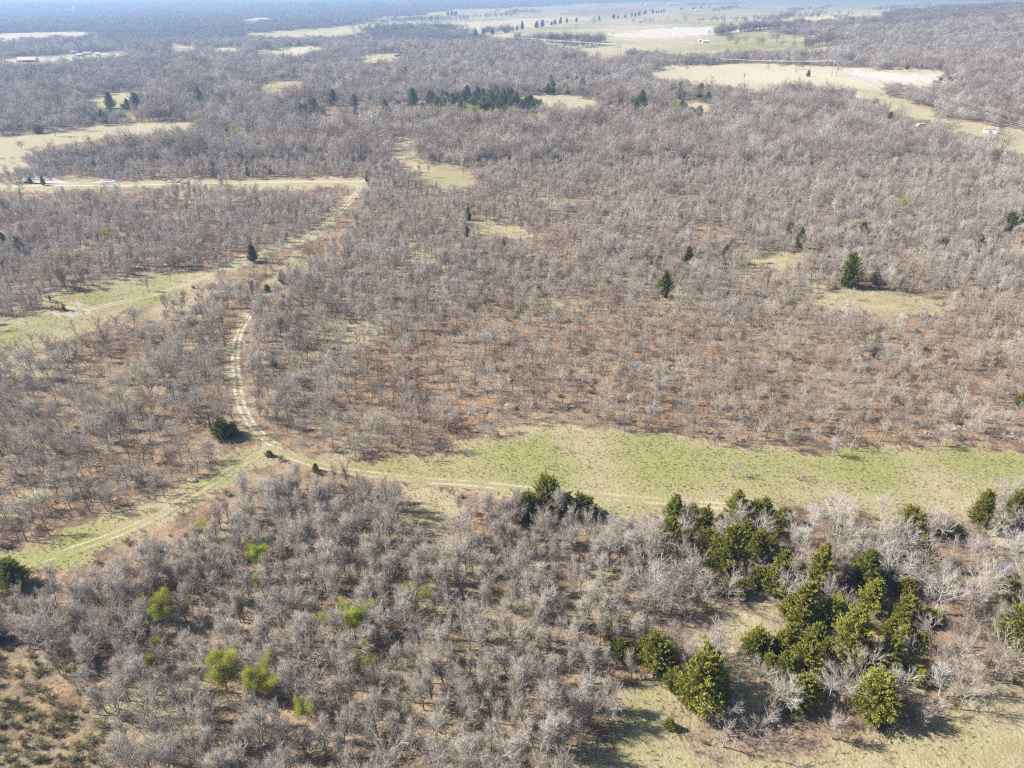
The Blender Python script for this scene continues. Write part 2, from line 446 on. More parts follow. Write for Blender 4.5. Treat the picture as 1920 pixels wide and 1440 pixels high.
# ------------------------------------------------------------------ the layout: clearings, tracks
# name, label, photo outline, grass, green, soil, pale
CLEAR = [
 ("meadow", "long open meadow of tan and green grass above the cedar grove",
  [(425,872),(455,845),(500,828),(560,858),(640,872),(740,868),(790,880),(850,850),(920,826),(1060,800),(1180,815),(1280,815),(1330,835),(1400,822),(1490,842),(1560,848),(1620,838),(1700,842),(1790,838),(1920,852),(2250,858),(2250,935),(1920,925),(1830,940),(1760,950),(1650,972),(1500,962),(1380,958),(1300,955),(1190,952),(1130,970),(1090,945),(1000,930),(860,918),(740,912),(640,898),(560,878),(500,862),(440,888)], 1.0, 0.62, 0, 0),
 ("grassy_lane", "grassy lane with wheel ruts climbing from the lower left edge",
  [(-260,1130),(-260,1075),(0,1042),(110,1005),(220,972),(330,928),(400,890),(440,875),(440,892),(400,925),(330,968),(230,1020),(120,1070),(0,1095)], 0.85, 0.62, 0, 0),
 ("glade", "small tan grass glade below the meadow track",
  [(745,925),(800,915),(850,925),(862,950),(835,975),(800,995),(765,980),(740,955)], 0.95, 0.15, 0, 0),
 ("dry_clearing", "dry grass clearing at the bottom edge beside the largest cedar",
  [(1150,1305),(1200,1285),(1255,1300),(1280,1350),(1290,1400),(1380,1420),(1520,1400),(1650,1395),(1700,1370),(1760,1335),(1920,1325),(2150,1340),(2150,1700),(1080,1700),(1090,1440),(1120,1370)], 0.85, 0.30, 0, 0),
 ("shaded_clearing", "dry ground among the cedars of the grove",
  [(1365,1170),(1400,1150),(1440,1165),(1450,1210),(1400,1215),(1370,1290),(1440,1300),(1420,1340),(1350,1330),(1365,1240)], 0.7, 0.1, 0, 0),
 ("brier_patch", "rough grassy bank in the lower left corner",
  [(-250,1230),(0,1215),(60,1240),(110,1245),(150,1270),(165,1330),(190,1380),(220,1440),(200,1700),(-250,1700)], 0.34, 0.8, 0.0, 0.15),
 ("well_glade", "bright green glade around the pumpjack",
  [(-150,650),(-40,612),(60,592),(95,562),(180,538),(270,518),(350,512),(420,505),(400,520),(345,540),(300,562),(240,582),(200,608),(130,640),(60,650),(0,660)], 1.0, 0.62, 0, 0),
 ("tan_glade", "tan grass glade beside the two lone cedars in the middle of the wood",
  [(1480,555),(1560,545),(1640,540),(1720,560),(1790,575),(1760,590),(1680,600),(1560,590)], 0.9, 0.12, 0, 0),
 ("thin_glade", "thin strip of tan grass in the open wood",
  [(1400,490),(1480,480),(1545,490),(1500,505),(1420,505)], 0.9, 0.1, 0, 0),
 ("sandy_glade", "narrow sandy glade in the middle of the wood",
  [(850,428),(930,422),(1010,430),(1000,442),(900,442)], 0.8, 0.0, 0.15, 0),
 ("track_glade", "pale grass at the bend of the gravel track",
  [(768,318),(830,308),(885,318),(892,345),(850,362),(790,350)], 1.0, 0.45, 0, 0),
 ("bare_strip", "bare brown strip leading into the wood",
  [(728,255),(748,258),(765,290),(800,300),(780,325),(750,320),(735,290)], 0.8, 0.0, 0.1, 0.2),
 ("old_field", "tan old field curving along the left edge",
  [(-200,290),(-60,268),(60,254),(150,243),(250,230),(345,229),(354,238),(300,246),(200,258),(110,272),(60,285),(30,305),(0,330),(-200,345)], 1.0, 0.22, 0, 0.35),
 ("roadside", "grass verge along the gravel road",
  [(-200,355),(-200,342),(200,338),(640,334),(690,334),(690,350),(640,348),(300,352)], 0.9, 0.3, 0, 0.2),
 ("green_pasture", "small green pasture deep in the wood",
  [(160,192),(190,178),(255,172),(278,176),(265,190),(225,202),(180,203)], 1.0, 0.75, 0, 0.2),
 ("thin_pasture", "thin green clearing in the far wood",
  [(472,168),(500,158),(568,153),(575,160),(520,172)], 1.0, 0.5, 0, 0.3),
 ("far_strip", "thin tan clearing right of the green pasture",
  [(372,166),(395,158),(425,160),(410,168)], 1.0, 0.4, 0, 0.3),
 ("house_yard", "pale yard around the farm buildings on the left",
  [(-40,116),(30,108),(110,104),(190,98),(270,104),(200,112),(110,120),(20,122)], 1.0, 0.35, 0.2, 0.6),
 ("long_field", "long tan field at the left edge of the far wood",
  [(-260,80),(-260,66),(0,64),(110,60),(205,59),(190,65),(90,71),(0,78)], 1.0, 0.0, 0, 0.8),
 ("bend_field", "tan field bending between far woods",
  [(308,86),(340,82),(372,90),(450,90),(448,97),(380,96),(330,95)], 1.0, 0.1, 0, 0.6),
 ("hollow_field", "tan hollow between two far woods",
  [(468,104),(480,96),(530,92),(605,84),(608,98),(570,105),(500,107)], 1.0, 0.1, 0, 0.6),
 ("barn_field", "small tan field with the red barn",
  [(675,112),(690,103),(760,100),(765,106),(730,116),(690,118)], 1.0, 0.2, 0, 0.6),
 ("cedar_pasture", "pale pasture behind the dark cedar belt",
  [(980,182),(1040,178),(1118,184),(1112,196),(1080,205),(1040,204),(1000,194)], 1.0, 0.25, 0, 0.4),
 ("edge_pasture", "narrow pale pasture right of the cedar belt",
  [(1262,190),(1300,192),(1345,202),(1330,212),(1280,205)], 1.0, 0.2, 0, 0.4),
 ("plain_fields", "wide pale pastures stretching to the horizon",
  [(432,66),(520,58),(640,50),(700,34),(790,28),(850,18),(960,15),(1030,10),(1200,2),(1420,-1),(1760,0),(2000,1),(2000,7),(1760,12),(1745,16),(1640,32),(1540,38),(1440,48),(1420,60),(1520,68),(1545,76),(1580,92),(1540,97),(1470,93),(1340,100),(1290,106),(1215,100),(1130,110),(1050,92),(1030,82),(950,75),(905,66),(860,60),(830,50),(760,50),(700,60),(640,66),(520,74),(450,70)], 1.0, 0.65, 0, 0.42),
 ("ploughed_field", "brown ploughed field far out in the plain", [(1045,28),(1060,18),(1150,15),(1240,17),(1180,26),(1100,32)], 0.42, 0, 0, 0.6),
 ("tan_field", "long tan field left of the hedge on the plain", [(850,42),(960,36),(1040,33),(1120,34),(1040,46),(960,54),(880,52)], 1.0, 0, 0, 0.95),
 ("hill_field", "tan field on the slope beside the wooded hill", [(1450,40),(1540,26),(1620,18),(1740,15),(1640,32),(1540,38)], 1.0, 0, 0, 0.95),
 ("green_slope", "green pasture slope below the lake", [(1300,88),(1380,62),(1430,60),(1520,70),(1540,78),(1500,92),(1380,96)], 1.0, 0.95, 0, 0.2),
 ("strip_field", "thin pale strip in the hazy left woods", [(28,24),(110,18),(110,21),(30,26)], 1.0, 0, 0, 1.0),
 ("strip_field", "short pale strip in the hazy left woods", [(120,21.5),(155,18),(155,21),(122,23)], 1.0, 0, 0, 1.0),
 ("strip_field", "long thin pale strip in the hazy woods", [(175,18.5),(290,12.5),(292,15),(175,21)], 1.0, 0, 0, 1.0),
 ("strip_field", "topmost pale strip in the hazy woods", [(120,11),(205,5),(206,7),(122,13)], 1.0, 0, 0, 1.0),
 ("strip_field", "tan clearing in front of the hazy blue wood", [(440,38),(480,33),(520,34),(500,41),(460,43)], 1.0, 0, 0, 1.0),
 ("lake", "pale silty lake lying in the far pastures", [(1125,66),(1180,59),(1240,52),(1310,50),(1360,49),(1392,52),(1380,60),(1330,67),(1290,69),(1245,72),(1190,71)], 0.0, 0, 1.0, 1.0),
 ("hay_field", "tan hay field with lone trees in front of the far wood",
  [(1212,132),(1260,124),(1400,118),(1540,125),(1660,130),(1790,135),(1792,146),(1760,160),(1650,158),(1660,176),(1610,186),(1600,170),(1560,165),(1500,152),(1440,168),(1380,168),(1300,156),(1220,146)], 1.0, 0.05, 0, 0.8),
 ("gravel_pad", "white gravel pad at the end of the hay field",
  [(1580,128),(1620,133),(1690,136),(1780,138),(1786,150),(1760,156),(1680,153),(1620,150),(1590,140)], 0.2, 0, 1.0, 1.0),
 ("line_corridor", "grassy strip cleared under the power line",
  [(1610,172),(1660,168),(1700,192),(1760,215),(1790,228),(1850,232),(1930,250),(2150,300),(2150,345),(1930,295),(1870,270),(1820,250),(1765,240),(1720,222),(1650,196)], 1.0, 0.25, 0, 0.35),
 ("pump_pad", "bare white and brown pad under the pumpjack",
  [(88,580),(104,572),(140,570),(175,572),(182,578),(160,587),(118,590),(95,588)], 0.3, 0.1, 0.62, 0.3),
 ("orange_bank", "bare orange earth bank in the lower left brush",
  [(60,1262),(95,1252),(130,1270),(152,1296),(160,1322),(142,1332),(115,1312),(90,1290)], 0.08, 0, 0.1, 1.0),
]
for i, c in enumerate(CLEAR):
    CLEAR[i] = dict(name=c[0], label=c[1], P=poly(c[2]), m=c[3:7])
OVERLAY = {"gravel_pad", "pump_pad", "orange_bank"}

# tracks: photo polyline, half gauge, soil strength, grass between, width
RUST = poly([(640,640),(900,590),(1100,570),(1500,600),(1920,620),(2100,640),(2100,830),(1560,838),(1300,812),(1000,805),(860,835),(700,840),(600,740)])
TRACKS = [
 ("dirt_track", "pale twin rut track running up through the wood from the junction",
  [(520,838),(492,818),(470,795),(456,765),(446,730),(441,690),(441,655),(450,622),(468,590),(492,560),(520,528),(538,498),(556,470)], 0.85, 1.0, 0.6),
 ("meadow_track", "faint wheel track crossing the meadow",
  [(505,838),(560,862),(640,881),(740,895),(860,905),(1000,918),(1150,932),(1300,944),(1420,952)], 0.9, 0.97, 0.7),
 ("grass_track", "wheel ruts in the grassy lane",
  [(-240,1110),(0,1068),(110,1040),(220,1000),(300,962),(370,920),(420,890),(470,858),(510,842)], 0.95, 0.85, 0.8),
 ("gravel_track", "pale double track curving from the pumpjack to the road",
  [(165,580),(250,562),(330,540),(400,514),(470,486),(540,462),(600,428),(640,395),(665,366),(672,350),(650,343)], 1.0, 1.2, 0.3),
 ("gravel_road", "straight pale gravel road behind the left wood",
  [(-250,352),(0,350),(150,348),(300,346),(480,343),(620,341),(700,341)], 1.0, 1.4, 0.15),
 ("winding_road", "pale road winding through the far pasture",
  [(1110,79),(1160,78),(1200,78),(1262,80),(1286,84),(1272,90),(1245,95),(1232,101)], 1.0, 1.4, 0.1),
 ("sandy_path", "sandy path crossing the middle wood",
  [(1010,372),(1090,376),(1180,378),(1280,375),(1345,366)], 0.8, 0.7, 0.3),
]
for i, t in enumerate(TRACKS):
    L = smooth_line([G(*p) for p in t[2]], 1.2)
    TRACKS[i] = dict(name=t[0], label=t[1], L=L, half=t[3], soil=t[4], mid=t[5], vis=dict(gravel_track=11, gravel_road=9.5, winding_road=9, dirt_track=5.5, meadow_track=5, grass_track=8.5).get(t[0], 2.5))

def base_masks(x, y):
    """grass, green, soil, pale and clearing id at ground points."""
    x = np.asarray(x, float); y = np.asarray(y, float)
    d = np.hypot(x, y)
    amp = np.clip(d * 0.011, 1.4, 30)
    wx = x + amp * sines(x, y, 14, 4, 21) * np.clip(140 / d, .3, 1) * 1.2 + amp * sines(x, y, 60, 4, 22)
    wy = y + amp * sines(x, y, 14, 4, 23) * np.clip(140 / d, .3, 1) * 1.2 + amp * sines(x, y, 60, 4, 24)
    m = np.zeros(x.shape + (4,))
    cid = np.full(x.shape, -1, int)
    # default: woodland floor; grassier in random drifts
    drift = sines(x, y, 55, 6, 31)
    m[..., 0] = np.clip(0.26 + 0.22 * drift + 0.14 * sines(x, y, 16, 5, 35), 0, 0.62)
    m[..., 1] = np.clip(0.10 * sines(x, y, 70, 5, 32), 0, 1)
    m[..., 3] = np.clip(0.18 + 0.3 * sines(x, y, 33, 5, 36), 0, 0.6)
    ru = inside(RUST, wx, wy)
    m[..., 3] = np.where(ru, np.clip(0.62 + 0.45 * sines(x, y, 24, 5, 37), 0.1, 1), m[..., 3])
    m[..., 0] = np.where(ru, m[..., 0] * 0.8, m[..., 0])
    dr_ = np.random.default_rng(5)
    ex, ey = wx + dr_.normal(0, 1, x.shape) * amp * 0.75, wy + dr_.normal(0, 1, x.shape) * amp * 0.75      # frayed edges
    for k, c in enumerate(CLEAR):
        ins = inside(c['P'], ex, ey)
        m[ins] = c['m']
        cid[inside(c['P'], wx, wy)] = k
    for t in TRACKS:
        if t['name'] not in ('gravel_track', 'gravel_road', 'dirt_track') or 'L' not in t: continue
        L = t['L'][::9]
        lo, hi = L.min(0) - 12, L.max(0) + 12
        q = (x > lo[0]) & (x < hi[0]) & (y > lo[1]) & (y < hi[1])
        if q.any():
            dd = seg_dist(L, wx[q], wy[q])
            w_ = np.clip(1.15 - dd / (5.5 if t['name'] != 'dirt_track' else 2.6), 0, 1)
            mq = m[q]
            mq[:, 0] = np.maximum(mq[:, 0], 0.85 * w_); mq[:, 1] = np.maximum(mq[:, 1], 0.33 * w_)
            m[q] = mq
    # patches of greener and drier grass inside the clearings
    g = m[..., 0] > 0.6
    m[..., 1] = np.where(g, np.clip(m[..., 1] * (1 + 0.75 * sines(x, y, 30, 6, 33)), 0, 1), m[..., 1])
    far = g & (d > 900)
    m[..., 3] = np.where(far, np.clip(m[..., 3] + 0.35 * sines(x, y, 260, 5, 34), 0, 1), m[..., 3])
    return m, cid

# ------------------------------------------------------------------ ground sheet: one grid, faces shared out to the fields
def build_ground():
    rr = [0.0, 8, 16, 24, 32]
    r = 38.0
    while r < 560:
        rr.append(r); r *= 1.0085
    while r < 5000:
        rr.append(r); r *= 1.015
    while r < 45000:
        rr.append(r); r *= 1.06
    rr = np.array(rr)
    th = np.concatenate([np.arange(-50, 50.01, 0.27), np.arange(53, 308, 3.0)])
    th = np.radians(th)
    nr, nt_ = len(rr), len(th)
    R, T = np.meshgrid(rr, th, indexing='ij')
    X, Y = R * np.sin(T), R * np.cos(T)
    Z = height(X, Y)
    m, cid = base_masks(X, Y)
    V = np.stack([X, Y, Z], -1).reshape(-1, 3)
    idx = np.arange(nr * nt_).reshape(nr, nt_)
    a = idx[:-1, :]; b = idx[1:, :]
    a2 = np.roll(a, -1, 1); b2 = np.roll(b, -1, 1)
    Q = np.stack([a, b, b2, a2], -1).reshape(-1, 4)[:, ::-1]
    fc = cid.reshape(-1)[Q[:, 0]]
    mm = m.reshape(-1, 4)
    for k in sorted(set(fc.tolist())):
        q = Q[fc == k]
        used, inv = np.unique(q, return_inverse=True)
        q2 = inv.reshape(-1, 4)
        name = "ground" if k < 0 else CLEAR[k]['name']
        me = mesh_from(name, V[used], q2, [M['ground']])
        at = me.color_attributes.new("mask", 'FLOAT_COLOR', 'POINT')
        at.data.foreach_set("color", mm[used].astype(np.float32).ravel())
        o = put(name, me)
        tag(o, "woodland floor of brown fallen leaves" if k < 0 else CLEAR[k]['label'], "ground", kind="structure")
build_ground()

def build_track(t):
    L = t['L']
    tan = np.gradient(L, axis=0)
    tan /= np.linalg.norm(tan, axis=1)[:, None]
    nor = np.stack([-tan[:, 1], tan[:, 0]], -1)
    cols = np.linspace(-2.1, 2.1, 19)
    wob = sines(L[:, 0], L[:, 1], 17, 4, 41) * 0.18
    P = L[:, None, :] + nor[:, None, :] * (cols[None, :, None] + wob[:, None, None])
    m, _ = base_masks(P[..., 0], P[..., 1])
    a = np.abs(cols)
    rut = np.exp(-((a - t['half']) / (0.46 if t['soil'] >= 1 else 0.38)) ** 2)
    midm = np.exp(-(cols / 0.42) ** 2)
    fade = np.clip((2.1 - a) / 0.9, 0, 1)
    patch = np.clip(0.78 + 0.5 * sines(P[..., 0], P[..., 1], 7, 5, 42) + 0.25 * sines(P[..., 0], P[..., 1], 2.2, 4, 43), 0.12, 1.25)
    wide = t['soil'] > 1.2
    s = rut[None, :] * t['soil'] * patch
    if t['name'] == 'dirt_track':
        s = s * np.clip(1.9 - np.arange(len(L)) / len(L) * 1.8, 0.35, 1)[:, None]
    if t['name'] == 'gravel_track':
        s = s * np.clip(np.arange(len(L)) / len(L) * 2.6, 0.55, 1)[:, None]
    if wide:
        s = np.maximum(s, (a < 1.5)[None, :] * 0.7)
    m[..., 2] = np.maximum(m[..., 2], np.clip(s, 0, 1))
    m[..., 0] = np.maximum(m[..., 0] * (1 - 0.7 * (s > .5)), midm[None, :] * t['mid'] + 0.45 * fade[None, :])
    m[..., 1] = np.maximum(m[..., 1], (midm[None, :] + 0.6 * fade[None, :] * (a > 1.3)[None, :]) * 0.6)
    m[..., 3] = np.where(s > 0.3, 0.55 * (t['soil'] >= 1), m[..., 3] * (m[..., 0] < 0.5))
    z = height(P[..., 0], P[..., 1]) + 0.05 - 0.035 * rut[None, :] - 0.03 * (a > 1.9)[None, :]
    V = np.concatenate([P, z[..., None]], -1)
    n, c = V.shape[:2]
    idx = np.arange(n * c).reshape(n, c)
    Q = np.stack([idx[:-1, :-1], idx[1:, :-1], idx[1:, 1:], idx[:-1, 1:]], -1).reshape(-1, 4)[:, ::-1]
    me = mesh_from(t['name'], V.reshape(-1, 3), Q, [M['ground']])
    at = me.color_attributes.new("mask", 'FLOAT_COLOR', 'POINT')
    at.data.foreach_set("color", m.reshape(-1, 4).astype(np.float32).ravel())
    tag(put(t['name'], me), t['label'], "track", kind="structure")
for t in TRACKS:
    build_track(t)

# far ponds and lake: flat water sheets lying just above their beds
def water_sheet(name, label, outline, lift):
    P = smooth_line([G(*p) for p in outline] + [G(*outline[0])], 3.0)[:-1]
    z = float(np.mean(height(P[:, 0], P[:, 1]))) + lift
    c = P.mean(0)
    V = np.vstack([np.c_[P, np.full(len(P), z)], [[c[0], c[1], z]]])
    n = len(P)
    T = [(i, (i + 1) % n, n) for i in range(n)]
    area = sum(P[i][0] * P[(i + 1) % n][1] - P[(i + 1) % n][0] * P[i][1] for i in range(n))
    if area < 0:
        T = [t[::-1] for t in T]
    tag(put(name, mesh_from(name, V, np.array(T), [M['water']], smooth=False)), label, "water", kind="structure")
    return P
POND = water_sheet("pond", "narrow pond glinting through the trees along the gravel road",
                   [(40,338),(90,334),(150,333),(205,336),(215,341),(160,344),(90,345),(45,344)], 0.35)
LAKE = [c['P'] for c in CLEAR if c['name'] == 'lake'][0]

# ------------------------------------------------------------------ tree builders
def unit(v):
    return v / (np.linalg.norm(v, axis=-1, keepdims=True) + 1e-9)

def frames(d):
    ref = np.where(np.abs(d[..., 2:3]) < 0.9, np.array([0, 0, 1.0]), np.array([1.0, 0, 0]))
    u = unit(np.cross(d, ref))
    return u, np.cross(d, u)

def tubes(P, r0, r1, s):
    """Tapered tubes along polylines P (n, k+1, 3)."""
    n, k1 = P.shape[:2]
    d = unit(P[:, -1] - P[:, 0])
    u, w = frames(d)
    a = np.arange(s) * 2 * math.pi / s
    ring = np.cos(a)[None, :, None] * u[:, None, :] + np.sin(a)[None, :, None] * w[:, None, :]
    t = np.linspace(0, 1, k1)
    rad = np.asarray(r0)[:, None] * (1 - t) + np.asarray(r1)[:, None] * t
    V = P[:, :, None, :] + ring[:, None, :, :] * rad[:, :, None, None]
    idx = np.arange(n * k1 * s).reshape(n, k1, s)
    a_, b_ = idx[:, :-1], idx[:, 1:]
    a2, b2 = np.roll(a_, -1, 2), np.roll(b_, -1, 2)
    T = np.concatenate([np.stack([a_, a2, b2], -1).reshape(-1, 3), np.stack([a_, b2, b_], -1).reshape(-1, 3)])
    return V.reshape(-1, 3), T

def spikes(p, d, ln, r):
    """Slender three-sided twigs that end in a point."""
    n = len(p)
    u, w = frames(d)
    a = np.arange(3) * 2 * math.pi / 3
    ring = np.cos(a)[None, :, None] * u[:, None, :] + np.sin(a)[None, :, None] * w[:, None, :]
    base = p[:, None, :] + ring * np.asarray(r)[:, None, None]
    tip = p + d * ln[:, None]
    V = np.concatenate([base, tip[:, None, :]], 1)
    idx = np.arange(n * 4).reshape(n, 4)
    T = np.concatenate([idx[:, [0, 1, 3]], idx[:, [1, 2, 3]], idx[:, [2, 0, 3]]])
    return V.reshape(-1, 3), T

def at_t(P, t):
    k = P.shape[1] - 1
    f = np.clip(t, 0, 0.9999) * k
    i = f.astype(int)
    w = (f - i)[:, None]
    ar = np.arange(len(P))
    return P[ar, i] * (1 - w) + P[ar, i + 1] * w, unit(P[ar, i + 1] - P[ar, i])

def grow(r, P, plen, count, t0, t1, ang0, ang1, ratio, k, up, wig):
    """Side branches: from each parent polyline, count children."""
    n = len(P)
    Pr = np.repeat(P, count, 0)
    t = t0 + (t1 - t0) * ((np.tile(np.arange(count), n) + r.uniform(0, 1, n * count)) / count)
    p, d = at_t(Pr, t)
    u, w = frames(d)
    az = np.tile(np.arange(count) * 2.4, n) + np.repeat(r.uniform(0, 6.28, n), count) + r.normal(0, 0.4, n * count)
    ang = r.uniform(ang0, ang1, n * count)
    dr = unit(d * np.cos(ang)[:, None] + (u * np.cos(az)[:, None] + w * np.sin(az)[:, None]) * np.sin(ang)[:, None])
    ln = np.repeat(plen, count) * r.uniform(ratio[0], ratio[1], n * count) * (1.0 - 0.45 * (t - t0) / max(1e-6, (t1 - t0)))
    s = np.linspace(0, 1, k + 1)[None, :, None]
    bend = np.zeros((n * count, 1, 3)); bend[:, 0, 2] = up * r.uniform(0.5, 1.3, n * count)
    side = r.normal(0, wig, (n * count, 1, 3))
    Q = p[:, None, :] + ln[:, None, None] * (dr[:, None, :] * s + (bend + side) * s ** 2 + r.normal(0, wig * 0.35, (n * count, k + 1, 3)) * s)
    return Q, ln, t

def join(parts):
    V, T, n = [], [], 0
    for v, t in parts:
        V.append(v); T.append(t + n); n += len(v)
    return np.vstack(V), np.vstack(T)

def bare_tree(seed, H=8.5, spread=3.2, limbs=11, c2=6, c3=6, c4=4, ang=(0.55, 1.05), up=0.35, low=0.25, lean=0.05, thick=1.0, twig=1.0, limb=1.0):
    r = np.random.default_rng(seed)
    k = 6
    s = np.linspace(0, 1, k + 1)[:, None]
    top = np.array([r.normal(0, lean * H), r.normal(0, lean * H), H * 0.72])
    P0 = (top * s + r.normal(0, 0.012 * H, (k + 1, 3)) * s * np.array([1, 1, 0.2]))[None]
    P0[0, 0, 2] = -0.35
    rt = 0.0165 * H * thick
    parts_t = [tubes(P0, [rt], [rt * 0.30], 7)]
    P1, l1, t1 = grow(r, P0, np.array([spread]), limbs, low, 1.0, ang[0], ang[1], (0.55, 1.35), 5, up, 0.12)
    parts_t.append(tubes(P1, rt * 0.42 * (1.1 - 0.5 * t1) * np.ones(len(P1)), np.full(len(P1), rt * 0.09), 5))
    parts_c = []
    P2, l2, t2 = grow(r, P1, l1, c2, 0.20, 1.0, 0.35, 0.75, (0.45, 0.72), 4, 0.20, 0.09)
    parts_c.append(tubes(P2, np.full(len(P2), rt * 0.15 * limb), np.full(len(P2), rt * 0.055 * limb), 4))
    P3, l3, t3 = grow(r, P2, l2, c3, 0.2, 1.0, 0.3, 0.65, (0.45, 0.72), 2, 0.12, 0.08)
    parts_c.append(tubes(P3, np.full(len(P3), 0.0115 * twig * limb), np.full(len(P3), 0.006 * twig * limb), 3))
    ends = P3
    if c4:
        n = len(P3)
        Pr = np.repeat(P3, c4, 0)
        p, d = at_t(Pr, r.uniform(0.25, 1.0, n * c4))
        dr = unit(d + r.normal(0, 0.27, d.shape) + np.array([0, 0, 0.15]))
        parts_c.append(spikes(p, dr, r.uniform(0.5, 1.05, n * c4), np.full(n * c4, 0.0085 * twig)))
    cr = join(parts_c)
    bare_tree.limb_tris = len(parts_c[0][1]) + len(parts_c[1][1])
    return join(parts_t), cr, ends

def leaf_cards(r, pts, n, size, spread):
    """Small leaf-spray faces scattered round the given points."""
    c = pts[r.integers(0, len(pts), n)] + r.normal(0, spread, (n, 3))
    u = unit(r.normal(0, 1, (n, 3)))
    v = unit(np.cross(u, r.normal(0, 1, (n, 3))))
    s = r.uniform(0.6, 1.4, n)[:, None] * size
    V = np.stack([c - u * s, c + v * s * 0.45, c + u * s, c - v * s * 0.45], 1)
    idx = np.arange(n * 4).reshape(n, 4)
    return V.reshape(-1, 3), np.concatenate([idx[:, [0, 1, 2]], idx[:, [0, 2, 3]]])

def cedar_tree(seed, H=7.6, R=2.6, boughs=150, flakes=26, round_=0.8, size=1.0):
    r = np.random.default_rng(seed)
    lob = r.uniform(0, 6.28, 4)
    P0 = np.array([[[0, 0, -0.3], [0.03, 0, H * 0.35], [0.0, 0.05, H * 0.7], [0, 0, H * 0.97]]])
    trunk = tubes(P0, [0.022 * H], [0.02], 7)
    t = np.sort(r.beta(1.0, 1.25, boughs)) * 0.97 + 0.01
    az = np.arange(boughs) * 2.39996 + r.normal(0, 0.3, boughs)
    lobes = 1 + 0.16 * np.sin(az * 2 + lob[0]) + 0.13 * np.sin(az * 3 + lob[1] + t * 4)
    prof = np.clip((1 - t) ** round_ * np.clip(0.62 + t * 2.4, 0, 1), 0.04, 1) * R
    ln = prof * lobes * r.uniform(0.72, 1.22, boughs)
    el = r.uniform(0.15, 0.55, boughs) + 0.75 * t
    d = np.stack([np.cos(az) * np.cos(el), np.sin(az) * np.cos(el), np.sin(el)], -1)
    z0 = H * (0.06 + 0.90 * t) - ln * np.sin(el) * 0.55
    p0 = np.stack([np.zeros(boughs), np.zeros(boughs), np.maximum(z0, 0.25)], -1)
    lnn = ln / np.cos(el) * 0.92
    p0[:, :2] = 0
    s = np.linspace(0, 1, 4)[None, :, None]
    PB = p0[:, None, :] + d[:, None, :] * (lnn[:, None, None] * s) + np.array([0, 0, 0.10]) * (lnn[:, None, None] * s ** 2)
    wood = tubes(PB, np.full(boughs, 0.03), np.full(boughs, 0.008), 3)
    # feathered sprays along each bough, longer near the middle, ending in a plume
    n = boughs * flakes
    Pr = np.repeat(PB, flakes, 0)
    tt = r.uniform(0.28, 1.0, n)
    p, dd = at_t(Pr, tt)
    L = np.repeat(ln, flakes)
    wid = 0.23 * (0.35 + 0.65 * np.clip(L / R, 0.2, 1)) * (1.15 - 0.75 * tt)
    p = p + r.normal(0, 1, (n, 3)) * wid[:, None] * np.array([1, 1, 0.8])
    fd = unit(dd + r.normal(0, 0.45, (n, 3)) + np.array([0, 0, 0.25]))
    fl = r.uniform(0.22, 0.50, n)[:, None] * size
    sd = unit(np.cross(fd, r.normal(0, 1, (n, 3)))) * r.uniform(0.055, 0.11, n)[:, None] * size
    V = np.stack([p - fd * fl * 0.4, p + sd, p + fd * fl * 0.6, p - sd], 1)
    idx = np.arange(n * 4).reshape(n, 4)
    sprays = (V.reshape(-1, 3), np.concatenate([idx[:, [0, 1, 2]], idx[:, [0, 2, 3]]]))
    return trunk, join([sprays]), wood

def bush(seed, H=1.6, stems=8, c2=6, c3=4):
    r = np.random.default_rng(seed)
    az = np.arange(stems) * 2.4 + r.uniform(0, 1, stems)
    tilt = r.uniform(0.15, 0.85, stems)
    d = np.stack([np.cos(az) * np.sin(tilt), np.sin(az) * np.sin(tilt), np.cos(tilt)], -1)
    s = np.linspace(0, 1, 4)[None, :, None]
    ln = H * r.uniform(0.7, 1.15, stems)
    P = r.normal(0, 0.12 * H, (stems, 1, 3)) * np.array([1, 1, 0]) + d[:, None, :] * ln[:, None, None] * s
    P[:, 0, 2] = -0.1
    a = tubes(P, np.full(stems, 0.02), np.full(stems, 0.008), 4)
    P2, l2, _ = grow(r, P, ln, c2, 0.2, 1.0, 0.4, 1.0, (0.35, 0.6), 2, 0.15, 0.1)
    b = tubes(P2, np.full(len(P2), 0.011), np.full(len(P2), 0.006), 3)
    n = len(P2)
    pr = np.repeat(P2, c3, 0)
    p, dd = at_t(pr, r.uniform(0.2, 1, n * c3))
    c = spikes(p, unit(dd + r.normal(0, .5, dd.shape) + np.array([0, 0, .15])), r.uniform(0.2, 0.5, n * c3), np.full(n * c3, 0.009))
    return join([a, b, c]), P2

def tuft(seed, n=16, h=0.45, lean=0.5):
    r = np.random.default_rng(seed)
    az = r.uniform(0, 6.28, n); tl = r.uniform(0.05, lean, n)
    d = np.stack([np.cos(az) * np.sin(tl), np.sin(az) * np.sin(tl), np.cos(tl)], -1)
    p = np.stack([r.normal(0, 0.10, n), r.normal(0, 0.10, n), np.full(n, -0.03)], -1)
    sd = np.stack([-np.sin(az), np.cos(az), np.zeros(n)], -1) * 0.022
    ln = h * r.uniform(0.5, 1.2, n)[:, None]
    mid = p + d * ln * 0.6
    tip = p + d * ln + np.stack([np.cos(az), np.sin(az), -0.4 * np.ones(n)], -1) * ln * 0.25
    V = np.stack([p - sd, p + sd, mid + sd, mid - sd, tip], 1)
    idx = np.arange(n * 5).reshape(n, 5)
    return V.reshape(-1, 3), np.concatenate([idx[:, [0, 1, 2]], idx[:, [0, 2, 3]], idx[:, [3, 2, 4]]])

